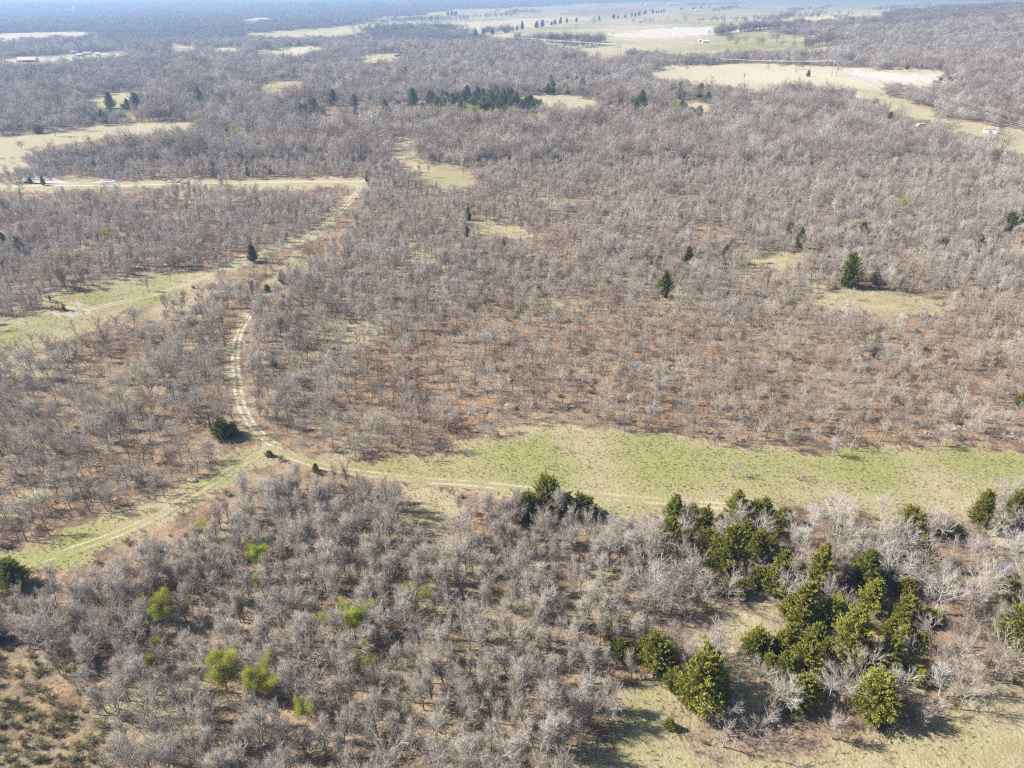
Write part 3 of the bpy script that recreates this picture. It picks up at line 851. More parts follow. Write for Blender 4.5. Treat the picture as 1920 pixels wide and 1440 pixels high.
# ------------------------------------------------------------------ prototypes
BARE = []
specs = [
    dict(H=9.0, spread=2.4, limbs=16, c3=5, c4=3, limb=1.75, ang=(0.35, 0.85), up=0.50, low=0.13),
    dict(H=8.4, spread=2.5, limbs=15, c3=5, c4=3, limb=1.75, ang=(0.4, 0.9), up=0.45, low=0.12),
    dict(H=9.6, spread=2.3, limbs=17, c3=5, c4=3, limb=1.75, ang=(0.35, 0.8), up=0.50, low=0.15),
    dict(H=8.0, spread=2.8, limbs=14, c3=5, c4=3, limb=1.75, ang=(0.5, 1.0), up=0.40, low=0.14),
    dict(H=8.2, spread=3.7, limbs=11, c3=5, c4=3, limb=1.6, ang=(0.6, 1.15), up=0.30, low=0.25, lean=0.07),
    dict(H=7.4, spread=3.9, limbs=10, c3=5, c4=3, limb=1.6, ang=(0.7, 1.25), up=0.28, low=0.28, lean=0.08),
    dict(H=8.8, spread=3.6, limbs=12, c3=5, c4=3, limb=1.6, ang=(0.55, 1.1), up=0.32, low=0.25, lean=0.06),
    dict(H=8.6, spread=2.4, limbs=9, c2=5, c3=5, c4=3, limb=1.5, ang=(0.45, 1.0), up=0.35, low=0.38),
    dict(H=7.8, spread=2.7, limbs=8, c2=5, c3=5, c4=3, limb=1.5, ang=(0.5, 1.15), up=0.3, low=0.35, lean=0.09),
    dict(H=9.2, spread=2.5, limbs=9, c2=5, c3=4, c4=3, limb=1.5, ang=(0.4, 0.95), up=0.35, low=0.42, lean=0.05),
    dict(H=8.2, spread=4.6, limbs=11, c2=7, c3=7, c4=4, ang=(0.75, 1.3), up=0.30, low=0.18, thick=1.5),   # 10: old spreading tree
    dict(H=8.0, spread=2.4, limbs=6, c2=4, c3=3, c4=2, ang=(0.5, 1.1), up=0.3, low=0.4, lean=0.16, thick=1.1, twig=1.3),  # 11: thin, half dead
]
PROTO = {}          # name -> collection for the scattered masses (not linked to the scene)
def proto_collection(name, meshes):
    c = bpy.data.collections.new(name)
    for i, me in enumerate(meshes):
        c.objects.link(bpy.data.objects.new("%s_%02d" % (name, i), me))
    PROTO[name] = c
    return c

both = []
for i, sp in enumerate(specs):
    tr, cr, ends = bare_tree(100 + i, **sp)
    lt = bare_tree.limb_tris
    ci_ = np.r_[np.zeros(lt), np.ones(len(cr[1]) - lt)]
    BARE.append((mesh_from("trunk", tr[0], tr[1], [M['bark']]), mesh_from("crown", cr[0], cr[1], [M['limb'], M['twig']], ci_)))
    V, T = join([tr, cr])
    both.append(mesh_from("bare_tree", V, T, [M['bark'], M['limb'], M['twig']], np.r_[np.zeros(len(tr[1])), ci_ + 1]))
proto_collection("bare", both)

lod = []
for i in range(6):
    tr, cr, ends = bare_tree(140 + i, H=[8.6, 9.2, 8.0, 8.4, 7.8, 9.5][i], spread=[4.3, 4.0, 4.8, 4.2, 4.6, 4.0][i], limbs=13, c2=5, c3=5, c4=3, ang=(0.5, 1.25), up=0.38, low=0.14, twig=2.2)
    V, T = join([tr, cr])
    lod.append(mesh_from("far_tree", V, T, [M['bark'], M['twig']], np.r_[np.zeros(len(tr[1])), np.ones(len(cr[1]))]))
proto_collection("far_bare", lod)

def clump(seed, half, n):
    r = np.random.default_rng(seed)
    parts_t, parts_c = [], []
    for j in range(n):
        tr, cr, _ = bare_tree(seed * 50 + j, H=r.uniform(8, 11), spread=r.uniform(3.6, 4.8), limbs=9, c2=4, c3=4, c4=0, ang=(0.5, 1.3), up=0.36, low=0.12, twig=7.0, thick=1.4)
        o = np.array([r.uniform(-half, half), r.uniform(-half, half), 0])
        parts_t.append((tr[0] + o, tr[1])); parts_c.append((cr[0] + o, cr[1]))
    a, b = join(parts_t), join(parts_c)
    V, T = join([a, b])
    return mesh_from("tree_clump", V, T, [M['bark'], M['twig']], np.r_[np.zeros(len(a[1])), np.ones(len(b[1]))])
proto_collection("clump", [clump(7 + i, 17, 22) for i in range(4)])

CEDAR = []
cparm = [(7.8, 2.7, 240, 0.64), (8.4, 2.5, 240, 0.78), (7.2, 2.9, 250, 0.55), (8.2, 2.4, 230, 0.8), (6.8, 2.7, 240, 0.56), (7.6, 2.8, 250, 0.6)]
for i, (H, R, nb, rd) in enumerate(cparm):
    tr, sp, wd = cedar_tree(300 + i, H, R, nb, 58, rd, 0.78)
    R = float(np.percentile(np.hypot(sp[0][:, 0], sp[0][:, 1]), 97))
    t2 = join([tr, wd])
    CEDAR.append((mesh_from("trunk", t2[0], t2[1], [M['cedar_bark']]), mesh_from("crown", sp[0], sp[1], [M['cedar']], smooth=False), H, R))

LIME = []
for i in range(5):
    H = [7.0, 6.0, 7.6, 6.5, 5.0][i]
    tr, cr, ends = bare_tree(400 + i, H=H, spread=[2.9, 2.6, 3.0, 2.4, 2.2][i], limbs=10, c2=5, c3=4, c4=0, ang=(0.45, 1.05), up=0.38, low=0.28)
    r = np.random.default_rng(420 + i)
    lv = leaf_cards(r, ends[:, 1:].reshape(-1, 3), [26000, 24000, 9000, 24000, 15000][i], 0.062, 0.30)
    LIME.append((mesh_from("trunk", tr[0], tr[1], [M['bark']]), mesh_from("branches", cr[0], cr[1], [M['brush']]), mesh_from("crown", lv[0], lv[1], [M['lime']], smooth=False), H))

bushes = []
for i in range(5):
    (V, T), P2 = bush(500 + i, H=[1.5, 1.9, 1.3, 2.3, 1.7][i], stems=[8, 9, 7, 9, 10][i])
    bushes.append(mesh_from("brush", V, T, [M['brush']]))
proto_collection("brush", bushes)
briers = []
for i in range(3):
    (V, T), P2 = bush(520 + i, H=[1.4, 1.7, 1.1][i], stems=9, c2=6, c3=2)
    lv = leaf_cards(np.random.default_rng(530 + i), P2.reshape(-1, 3), 900, 0.075, 0.12)
    VV, TT = join([(V, T), lv])
    briers.append(mesh_from("brier", VV, TT, [M['brush'], M['brier']], np.r_[np.zeros(len(T)), np.ones(len(lv[1]))], smooth=False))
proto_collection("brier", briers)
proto_collection("tuft", [mesh_from("tuft", *tuft(600 + i, n=[18, 14, 20, 12][i], h=[0.42, 0.55, 0.32, 0.7][i]), [M['grass']], smooth=False) for i in range(4)])

# ------------------------------------------------------------------ masses: one object of scattered copies
def scatter(name, coll, x, y, rot, scl, idx, tint, label, cat, zoff=0.0, tilt=None):
    n = len(x)
    me = bpy.data.meshes.new(name)
    me.vertices.add(n)
    me.vertices.foreach_set("co", np.stack([x, y, height(x, y) + zoff], -1).astype(np.float32).ravel())
    for nm, arr, tp in ( ("pick", idx, 'INT'), ("tint", tint, 'FLOAT')):
        a = me.attributes.new(nm, tp, 'POINT')
        a.data.foreach_set("value", np.asarray(arr, np.int32 if tp == 'INT' else np.float32))
    rv = np.stack([rng.normal(0, 0.06, n), rng.normal(0, 0.06, n), rot], -1)
    sv = np.asarray(scl)[:, None] * np.stack([rng.uniform(0.84, 1.16, n), rng.uniform(0.84, 1.16, n), rng.uniform(0.82, 1.2, n)], -1)
    for nm, arr in (("rot", rv), ("scl", sv)):
        a = me.attributes.new(nm, 'FLOAT_VECTOR', 'POINT')
        a.data.foreach_set("vector", arr.astype(np.float32).ravel())
    o = put(name, me)
    ng = bpy.data.node_groups.new(name + "_nodes", 'GeometryNodeTree')
    ng.interface.new_socket("Geometry", in_out='INPUT', socket_type='NodeSocketGeometry')
    ng.interface.new_socket("Geometry", in_out='OUTPUT', socket_type='NodeSocketGeometry')
    gi = ng.nodes.new("NodeGroupInput"); go = ng.nodes.new("NodeGroupOutput")
    iop = ng.nodes.new("GeometryNodeInstanceOnPoints")
    ci = ng.nodes.new("GeometryNodeCollectionInfo")
    ci.inputs["Collection"].default_value = PROTO[coll]
    ci.inputs["Separate Children"].default_value = True
    ci.inputs["Reset Children"].default_value = True
    def attr(nm, tp):
        a = ng.nodes.new("GeometryNodeInputNamedAttribute"); a.data_type = tp
        a.inputs["Name"].default_value = nm
        return a.outputs[0]
    iop.inputs["Pick Instance"].default_value = True
    ng.links.new(gi.outputs[0], iop.inputs["Points"])
    ng.links.new(ci.outputs[0], iop.inputs["Instance"])
    ng.links.new(attr("pick", 'INT'), iop.inputs["Instance Index"])
    ng.links.new(attr("rot", 'FLOAT_VECTOR'), iop.inputs["Rotation"])
    ng.links.new(attr("scl", 'FLOAT_VECTOR'), iop.inputs["Scale"])
    ng.links.new(iop.outputs[0], go.inputs[0])
    md = o.modifiers.new("scatter", 'NODES')
    md.node_group = ng
    return tag(o, label, cat, kind="stuff")

def jitter(x0, x1, y0, y1, s, amt=0.45):
    gx, gy = np.meshgrid(np.arange(x0, x1, s), np.arange(y0, y1, s * 0.9))
    gx = gx + (np.arange(gx.shape[0]) % 2)[:, None] * s * 0.5
    n = gx.size
    return gx.ravel() + rng.uniform(-amt, amt, n) * s, gy.ravel() + rng.uniform(-amt, amt, n) * s

def behind_top(x, y, h):
    """Where the sight line over the top of a tree of height h meets the ground behind it."""
    z = CAM_H - height(x, y)
    f = z / np.maximum(z - h, z * 0.4)
    return x * f, y * f

def in_view(x, y, k=0.80, m=45):
    return np.abs(x) < k * y + m

def clear_sight(x, y, s=1.0):
    """False where a tree would stand between the viewer and one of the tracks that lie open to view."""
    ok = np.ones(x.shape, bool)
    for t in TRACKS:
        for f in (1.0, 0.78, 0.56, 0.36, 0.18):
            bx, by = behind_top(x, y, t['vis'] * s * f)
            L = t['L'][:int(len(t['L']) * (0.52 if t['name'] == 'dirt_track' else 1.0))][::4]      # its upper stretch runs hidden among trees
            lo, hi = L.min(0) - 5, L.max(0) + 5
            q = ok & (bx > lo[0]) & (bx < hi[0]) & (by > lo[1]) & (by < hi[1])
            if q.any():
                ok[q] = seg_dist(L, bx[q], by[q]) > (3.6 if t['soil'] > 1.2 else 2.8)
    return ok

def off_tracks(x, y, gap):
    ok = np.ones(x.shape, bool)
    for t in TRACKS:
        L = t['L'][::4]
        lo, hi = L.min(0) - gap, L.max(0) + gap
        s = ok & (x > lo[0]) & (x < hi[0]) & (y > lo[1]) & (y < hi[1])
        if s.any():
            ok[s] = seg_dist(L, x[s], y[s]) > gap
    return ok

# ------------------------------------------------------------------ trees one can point at
def ordinal(n):
    w = ["first", "second", "third", "fourth", "fifth", "sixth", "seventh", "eighth", "ninth", "tenth", "eleventh", "twelfth", "thirteenth", "fourteenth", "fifteenth", "sixteenth", "seventeenth", "eighteenth", "nineteenth", "twentieth"]
    return w[n] if n < len(w) else "%dth" % (n + 1)

def place(kind, proto, x, y, sc, rotz, tint, label, cat, group, zs=1.0, name=None):
    root = thing(name or kind, label, cat, (x, y, float(height(x, y))), rotz, group, (sc, sc, sc * zs))
    names = {"bare_tree": ("trunk", "crown"), "cedar_tree": ("trunk", "crown"), "leafing_tree": ("trunk", "branches", "crown")}[kind]
    for nm, me in zip(names, proto):
        o = put(nm, me, root)
        o["tint"] = float(tint)
    return root

TAKEN = []           # x, y, clear radius of the hand-placed trees
def DIRECTION(dx, dy):
    a = math.degrees(math.atan2(-dy, dx)) % 360
    return ["right of", "upper right of", "above", "upper left of", "left of", "lower left of", "below", "lower right of"][int(((a + 22.5) % 360) // 45)]

LANDMARKS = [
 (30, 1085, "the bushy cedar at the left edge"), (490, 1045, "the round lime tree"), (316, 1155, "the yellow-green tree on the left"),
 (665, 1182, "the brightest lime tree"), (462, 1285, "the two olive-green trees"), (577, 1335, "the lowest lime bush"),
 (1316, 1300, "the tallest cedar by the bottom clearing"), (1633, 1320, "the cedar with the darkest shadow"), (1754, 1095, "the big pale spreading tree"),
 (1905, 1200, "the huge cedar on the right edge"), (1024, 950, "the cedar clump on the meadow edge"), (1152, 1210, "the lone cedar among grey trees"),
 (500, 845, "the track junction"), (135, 1308, "the bare orange bank"), (1190, 1345, "the dry bottom clearing"), (714, 1070, "the tiny lime bush"),
 (787, 1140, "the faint yellow tree"), (1380, 1090, "the dark cedar row"), (1585, 1215, "the full cedar mid-grove"), (960, 1400, "the bottom edge centre"),
 (800, 955, "the small tan glade"), (250, 1000, "the grassy lane"), (1830, 960, "the upright cedar by the meadow"), (1250, 1030, "the first cedar of the grove"),
 (150, 570, "the pumpjack"), (700, 1330, "the slim white tree"), (1500, 1310, "the slanting cedar"), (1720, 1290, "the low cedar beside the shadow"),
]
def label_all(items, phrase):
    """items: dicts with px, py; gives each a label by what it stands next to."""
    groups = {}
    for it in items:
        best = min(LANDMARKS, key=lambda l: (l[0] - it['px']) ** 2 + (l[1] - it['py']) ** 2)
        dx, dy = it['px'] - best[0], it['py'] - best[1]
        groups.setdefault((best[2], DIRECTION(dx, dy), phrase(it)), []).append((dx * dx + dy * dy, it))
    for (lm, dr, ph), lst in groups.items():
        lst.sort(key=lambda q: q[0])
        for i, (_, it) in enumerate(lst):
            it['label'] = ("%s just %s %s" % (ph, dr, lm)) if len(lst) == 1 else ("%s, %s %s %s" % (ph, ordinal(i), dr, lm))

# near cedars: photo x, y of the crown's foot, crown width in photo pixels, tint, tallness
CEDARS_NEAR = [
 (1024,972,60,.35,1.0),(990,985,48,.40,.9),(1060,978,44,.3,.8),(1093,980,50,.2,.7),(1123,980,15,.3,.9),(1262,1000,46,.5,.9),(1298,975,26,.95,.9),(1250,1060,50,.55,1.1),
 (1318,1008,40,.45,1.0),(1325,1052,46,.5,1.0),(1363,1092,58,.45,1.15),(1379,985,40,.5,.95),(1415,987,38,.5,1.0),(1432,978,32,.45,1.0),
 (1415,1062,42,.5,1.2),(1415,1112,40,.55,.95),(1340,1075,44,.35,1.0),(1143,1215,30,.5,1.1),(1165,1245,40,.3,1.0),(1227,1272,72,.4,.85),(1312,1352,98,.55,1.05),
 (1415,1240,56,.45,.8),(1262,1300,40,.5,.8),(1255,1372,22,.5,.7),(1468,992,32,.45,1.0),(1446,1015,36,.4,1.0),(1448,1125,48,.5,1.1),(1492,1088,32,.5,.9),
 (1530,1115,50,.65,1.2),(1500,1188,60,.6,1.0),(1552,1190,56,.55,1.05),(1585,1262,74,.6,1.1),(1505,1272,54,.5,1.1),(1464,1232,40,.45,.9),(1658,1272,48,.45,1.2),
 (1688,1225,38,.6,.85),(1633,1366,88,.5,1.0),(1495,1342,66,.5,.85),(1470,1275,40,.45,1.0),(1710,1287,52,.5,.6),(1617,1120,58,.25,.95),(1630,1158,52,.6,.8),
 (1692,1130,40,.6,1.0),(1692,1182,54,.4,.85),(1742,1176,42,.4,.5),(1700,1012,48,.6,1.0),(1722,1062,40,.6,.9),(1832,995,38,.45,1.5),(1895,985,38,.4,1.1),
 (1908,1245,88,.4,1.05),(1890,1130,40,.4,.7),(1785,1015,36,.15,.6),(1440,1090,34,.4,1.0),(1395,1035,36,.35,1.0),(30,1118,60,.3,.9),(2,1212,34,.25,.8),
 (1285,1035,34,.45,.9),(1300,1062,30,.4,1.0),(1345,1015,34,.5,.9),(1398,1008,30,.45,.9),(1440,1045,32,.5,1.0),(1468,1075,34,.55,.9),(1385,1128,34,.4,.9),(1350,1120,30,.35,.8),(1475,1165,36,.55,.9),(1525,1225,40,.5,.9),(1545,1240,36,.45,1.0),(1482,1215,38,.55,.9),(1440,1262,34,.5,.8),(1612,1235,40,.5,.9),(1662,1205,34,.55,.9),(1655,1095,32,.5,.9),(1598,1085,30,.5,.9),(1575,1150,34,.45,.8),(1720,1225,34,.5,.8),(1285,1270,36,.45,.8),(1290,1325,44,.5,.8),(1345,1325,46,.5,.9),(1525,1310,38,.5,.8),(1880,1215,44,.45,.9),(1870,1010,28,.45,1.0),
 (418,832,42,.35,.7),(438,822,24,.6,.7),(592,888,13,.6,.8),(640,915,8,.6,.8),(548,922,12,.6,.7),(505,860,15,.6,.6),
]
CEDARS_MID = [
 (1245,562,30,.45,1.1),(1588,546,38,.35,1.1),(1638,536,24,.55,.8),(1498,468,18,.3,1.4),(1480,440,16,.45,1.0),(1615,448,20,.3,1.1),(1665,452,20,.3,1.0),(1682,445,14,.6,.7),
 (1360,490,18,.4,1.0),(1288,502,22,.25,1.1),(1890,436,32,.4,.8),(1914,422,22,.45,1.0),(1767,470,20,.45,.9),(1830,475,26,.3,.8),(475,496,22,.2,1.2),(530,535,15,.45,1.2),
 (502,550,16,.5,.7),(875,446,12,.4,1.3),(945,472,14,.3,1.2),(970,395,14,.25,1.0),(878,415,14,.2,1.3),(1912,765,26,.6,.9),(860,290,13,.25,1.6),(1065,275,14,.3,.8),(1350,395,14,.3,1.0),
 (1370,402,13,.35,1.0),(1785,380,16,.4,1.0),(1640,675,18,.35,.6),(690,345,12,.3,1.2),(740,352,14,.3,1.0),(505,328,12,.25,.9),(465,332,10,.25,1.0),(400,335,10,.25,1.2),
 (82,350,10,.2,1.2),(58,346,9,.2,1.0),(40,480,22,.15,1.1),(12,470,18,.15,1.1),(1515,146,8,.3,1.3),(1700,132,9,.2,1.3),(1755,248,12,.1,.8),(1665,240,14,.25,1.5),(1722,272,12,.35,1.0),(1465,238,8,.25,1.0),
 (338,735,16,.35,.8),(515,692,14,.3,1.1),(1590,372,14,.35,.9),(1490,380,12,.5,.8),(1330,262,10,.25,1.1),(1525,262,8,.25,1.2),(1510,260,7,.25,1.0),
]
def place_cedars(lst, group, near):
    items = []
    for px, py, w, tint, tall in lst:
        k = 0.30 if near else 0.2
        x, y = G(px, py - k * w)
        items.append(dict(x=x, y=y, px=px, py=py, w=w, tint=min(1, tint + (0.13 if near and tint > .28 else 0)), tall=tall))
    return items
cedar_items = place_cedars(CEDARS_NEAR, "cedars of the grove", True) + place_cedars(CEDARS_MID, "", False)
CEDAR_ZONES = [
 ([(490,232),(560,208),(640,196),(760,190),(840,180),(900,185),(960,180),(1010,200),(1062,214),(1000,224),(930,226),(860,224),(800,216),(700,228),(640,242)], 44),
 ([(780,205),(840,184),(900,186),(960,184),(1010,202),(1000,216),(900,216)], 52),
 ([(1110,204),(1150,192),(1200,197),(1320,207),(1330,217),(1280,222),(1190,224),(1130,214)], 20),
 ([(0,252),(60,217),(100,232),(250,192),(262,207),(150,250),(60,257)], 15), ([(340,192),(450,177),(470,192),(350,202)], 9), ([(700,165),(750,150),(805,142),(812,168),(740,170)], 8),
 ([(960,165),(1100,160),(1100,176),(965,180)], 10), ([(1180,175),(1330,178),(1335,195),(1200,190)], 8),
]
crng = np.random.default_rng(77)
for zone, n in CEDAR_ZONES:
    Pz = poly(zone)
    lo, hi = Pz.min(0), Pz.max(0)
    got = 0
    while got < n:
        x, y = crng.uniform(lo[0], hi[0]), crng.uniform(lo[1], hi[1])
        if inside(Pz, np.array([x]), np.array([y]))[0] and base_masks(np.array([x]), np.array([y]))[1][0] < 0:
            px, py, _ = project(x, y, float(height(x, y)))
            cedar_items.append(dict(x=x, y=y, px=px, py=py, w=crng.uniform(6, 11.5) * scale_at(x, y), tint=crng.uniform(.25, .6), tall=crng.uniform(0.85, 1.25), zone=1))
            got += 1
for line, n in (([(880,76),(930,64),(975,56),(1030,48),(1070,42),(1130,38)], 16), ([(1150,35),(1200,30),(1212,26)], 9), ([(1220,26),(1246,23)], 5), ([(1270,21),(1310,17),(1380,13)], 9), ([(835,30),(860,28)], 4)):
    L = smooth_line([G(*p) for p in line], 8)
    for i in range(n):
        x, y = L[min(len(L) - 1, int((i + crng.uniform(0, 1)) / n * len(L)))] + crng.normal(0, 3, 2)
        px, py, _ = project(x, y, float(height(x, y)))
        cedar_items.append(dict(x=x, y=y, px=px, py=py, w=crng.uniform(9, 14) * scale_at(x, y), tint=crng.uniform(0, .2), tall=crng.uniform(0.9, 1.3), zone=2))
for it in cedar_items:
    it['wm'] = it['w'] / scale_at(it['x'], it['y'])
    TAKEN.append((it['x'], it['y'], it['wm'] * 0.40))
def cedar_phrase(it):
    if it.get('zone') == 2: return "dark hedge cedar"
    if it.get('zone') == 1: return "slender far cedar" if it['tall'] > 1.08 else "rounded far cedar"
    size = "large" if it['w'] > 64 else "small" if it['w'] < 28 else "mid-sized"
    tone = "rusty" if it['tint'] > .8 else "yellow-green" if it['tint'] > .52 else "dark green" if it['tint'] < .32 else "olive green"
    return "%s %s cedar" % (size, tone)
mid_marks = [(1245,560,"the cedar alone in the brown wood"),(1588,545,"the lone cedar pair in the tan glade"),(1490,455,"the narrow cedar by the sandy opening"),(475,495,"the cedar standing in the gravel track"),
             (870,440,"the sandy glade"),(1890,435,"the cedar pair on the right edge"),(200,345,"the roadside pond"),(720,345,"the road bend"),(860,290,"the tall cedar above the bend"),(1720,240,"the white camper"),
             (900,205,"the middle of the cedar belt"),(700,220,"the left end of the cedar belt"),(1220,205,"the right cedar belt"),(1050,192,"the pale cedar pasture"),(100,235,"the old field corner"),(400,190,"the green pasture"),(770,155,"the far grey wood"),
             (1515,144,"the transmission tower"),(1060,45,"the hedge across the pastures"),(1200,30,"the far end of the hedge"),(1320,17,"the farmstead on the horizon"),(1330,395,"the sandy path end"),(420,830,"the cedar beside the rutted track"),(40,480,"the left wood edge")]
LANDMARKS_NEAR = list(LANDMARKS)
LANDMARKS = LANDMARKS_NEAR + mid_marks
label_all(cedar_items, cedar_phrase)
for i, it in enumerate(cedar_items):
    p = CEDAR[[2, 5, 0, 4, 1, 3][i % 6] if it['tall'] < 1.1 else [1, 3, 0][i % 3]]
    sc = it['wm'] / (2 * p[3] * (1.0 if it['py'] > 800 else 1.10))
    grp = "cedars of the near grove" if it['py'] > 800 else "cedars of the hedge across the pastures" if it.get('zone') == 2 else "cedars of the far woods"
    place("cedar_tree", p[:2], it['x'], it['y'], sc, (i * 2.17) % 6.28, it['tint'], it['label'], "cedar", grp, it['tall'] * (0.78 if it['py'] > 800 else 0.80 if it['py'] > 300 else 0.72 if it.get('zone') == 2 else 0.62))

# trees just breaking into leaf
LIMES = [(490,1068,38,.95,1),(714,1082,22,.95,4),(487,1115,26,.5,4),(314,1185,58,.62,0),(352,1160,22,.85,4),(611,1190,34,.25,2),(664,1205,58,.9,0),(692,1232,24,.9,4),
         (682,1290,52,.65,2),(426,1312,70,.45,3),(492,1322,66,.6,0),(534,1300,26,.75,4),(577,1358,42,.7,1),(787,1168,54,.35,2),(667,1112,30,.1,2),(385,1015,30,.6,2),(300,1235,26,.7,4),
         (290,1260,24,.7,4),(245,288,10,1,1),(445,272,14,.5,2),(372,255,13,.7,2),(378,266,10,.9,1),(425,262,12,.7,1),(515,262,10,.5,2),(560,262,10,.5,2),(600,258,10,.45,2),
         (780,238,12,.8,1),(822,232,13,.85,1),(860,228,12,.75,0),(890,234,16,.85,1),(905,238,14,.85,0),(920,232,10,.8,1),(960,252,8,.9,1),(1005,246,14,.7,2),(1030,240,10,.6,2),(1155,232,12,.7,2),
         (1262,222,14,.6,2),(1388,216,12,.6,2),(270,222,10,.85,1),(140,222,10,.8,1),(395,420,16,.2,2),(205,470,26,.2,2),(128,510,26,.25,2),(1690,405,22,.35,2),(480,1092,16,.6,2)]
lime_items = []
for px, py, w, tint, pi in LIMES:
    x, y = G(px, py - 0.2 * w)
    lime_items.append(dict(x=x, y=y, px=px, py=py, w=w, tint=tint, pi=pi))
    TAKEN.append((x, y, w / scale_at(x, y) * 0.45))
def lime_phrase(it):
    tone = "vivid lime" if it['tint'] > .8 else "yellow-green" if it['tint'] > .55 else "olive" if it['tint'] > .4 else "faintly budding"
    return "%s %s" % (tone, "young-leaved tree" if it['w'] > 27 or it['py'] < 800 else "young-leaved bush")
label_all(lime_items, lime_phrase)
for i, it in enumerate(lime_items):
    p = LIME[it['pi']]
    wm = it['w'] / scale_at(it['x'], it['y'])
    sc = wm / [5.2, 4.8, 5.4, 4.5, 4.0][it['pi']] * (1.5 if it['py'] < 300 else 1.0)
    place("leafing_tree", p[:3], it['x'], it['y'], sc, i * 1.3, it['tint'], it['label'], "tree", "trees coming into leaf", 1.0 if sc > 0.8 else 1.15)

# one shrub in lilac blossom at the right edge
M['blossom'] = leafy("lilac_blossom", [(0.38, 0.31, 0.38), (0.44, 0.36, 0.47), (0.48, 0.40, 0.52)], 0.3)
fl_me = LIME[4][2].copy(); fl_me.name = "blossom"
fl_me.materials.clear(); fl_me.materials.append(M['blossom'])
gx, gy = G(1876, 1078)
fl = thing("flowering_shrub", "lilac flowering shrub among brown brush near the right edge", "shrub", (gx, gy, float(height(gx, gy))), 0.4, None, (0.75, 0.75, 0.42))
for nm, me in (("trunk", LIME[4][0]), ("branches", LIME[4][1]), ("blossom", fl_me)):
    put(nm, me, fl)["tint"] = 0.5
TAKEN.append((gx, gy, 2.0))

# bare trees with a shape of their own: photo x, y of the foot, crown width, prototype, tint, label
HERO = [
 (1752,1150,118,10,.95,"big pale bare tree with long spreading limbs in the cedar grove"),
 (1560,1385,66,2,.85,"tall pale bare tree leaning on the cedar with the darkest shadow"),
 (1318,1138,78,10,.85,"wide silvery bare tree with a white trunk in the cedar row"),
 (1355,1400,56,11,.98,"chalk white leafless tree below the tallest cedar"),
 (1592,845,40,11,.98,"white broken snag on the upper meadow edge"),
 (398,812,104,10,.15,"large dark spreading oak beside the rutted track"),
 (568,578,62,10,.25,"large dark oak standing above the rutted track"),
 (1425,1280,60,5,.8,"pale fan-shaped bare tree between the tallest cedar and the grove"),
 (1748,1015,70,4,.9,"silvery round bare tree beside the meadow cedar"),
 (1030,960,46,11,.95,"thin white dead tree rising from the cedar clump"),
 (725,1290,40,9,.98,"slim white tree with a bright trunk below the lime trees"),
 (1800,1330,80,6,.75,"wide pinkish bare tree beside the dry clearing"),
 (640,925,36,8,.85,"small pale bare tree alone on the meadow track edge"),
 (1795,780,46,11,.95,"white leafless snag on the right of the brown wood"),
 (40,280,20,10,.05,"lone dark tree in the old field"), (200,275,22,10,.1,"dark bare tree with wide limbs by the old field"),
 (263,280,16,11,.1,"thin dark dead tree by the old field"),
 (1333,152,12,5,.3,"lone low tree in the hay field"), (1395,152,10,7,.3,"slim lone tree in the hay field"), (1440,135,9,7,.3,"small far tree in the hay field"), (1491,142,10,8,.3,"lone tree left of the transmission tower"),
 (1311,122,14,10,.6,"tall pale tree at the left end of the hay field"),
]
for i, (px, py, w, pi, tint, lab) in enumerate(HERO):
    x, y = G(px, py)
    wm = w / scale_at(x, y)
    sc = wm / ([6.6, 6.8, 6.8, 7.4, 8.0, 8.4, 8.0, 5.6, 6.2, 5.8, 10.0, 5.4][pi])
    TAKEN.append((x, y, wm * 0.4))
    place("bare_tree", BARE[pi], x, y, sc, 0.7 + i * 1.9, tint * 0.85, lab, "tree", None)

# ------------------------------------------------------------------ the bare wood
def thin_zone(pts): return poly(pts)
Z_MID = thin_zone([(560,640),(900,555),(1400,550),(2200,550),(2200,860),(1560,850),(1060,805),(850,855),(760,875),(560,850)])
Z_ORANGE = thin_zone([(760,640),(1100,590),(1700,600),(2000,640),(2000,840),(1300,812),(1000,800),(860,830)])
Z_LEFT = thin_zone([(-300,640),(100,640),(430,620),(430,860),(400,880),(0,1030),(-300,1050)])
Z_GROVE = thin_zone([(1190,960),(1700,960),(2100,930),(2100,1320),(1700,1340),(1420,1400),(1200,1320)])
Z_LOW = thin_zone([(-300,1060),(0,1080),(440,900),(760,930),(1190,960),(1200,1300),(1080,1700),(-300,1700)])
Z_SPARSE_TOP = thin_zone([(700,340),(900,345),(1350,365),(1350,470),(1000,480),(800,450)])

for tx, ty, tr in list(TAKEN):
    for f in (0.975, 0.95):
        TAKEN.append((tx * f, ty * f, tr * 0.8))
for px, py, rad in ((1856,249,9),(1726,238,7),(112,581,6),(746,106,9),(53,116,18),(150,106,16),(184,104,8),(1563,143,6)):
    tx, ty = G(px, py)
    for f in (1.0, 0.97, 0.94, 0.915):
        TAKEN.append((tx * f, ty * f, rad))
tk = np.array(TAKEN)
def clear_of_taken(x, y, extra=0.0):
    ok = np.ones(len(x), bool)
    for tx, ty, tr in tk:
        ok &= np.hypot(x - tx, y - ty) > tr + extra
    return ok

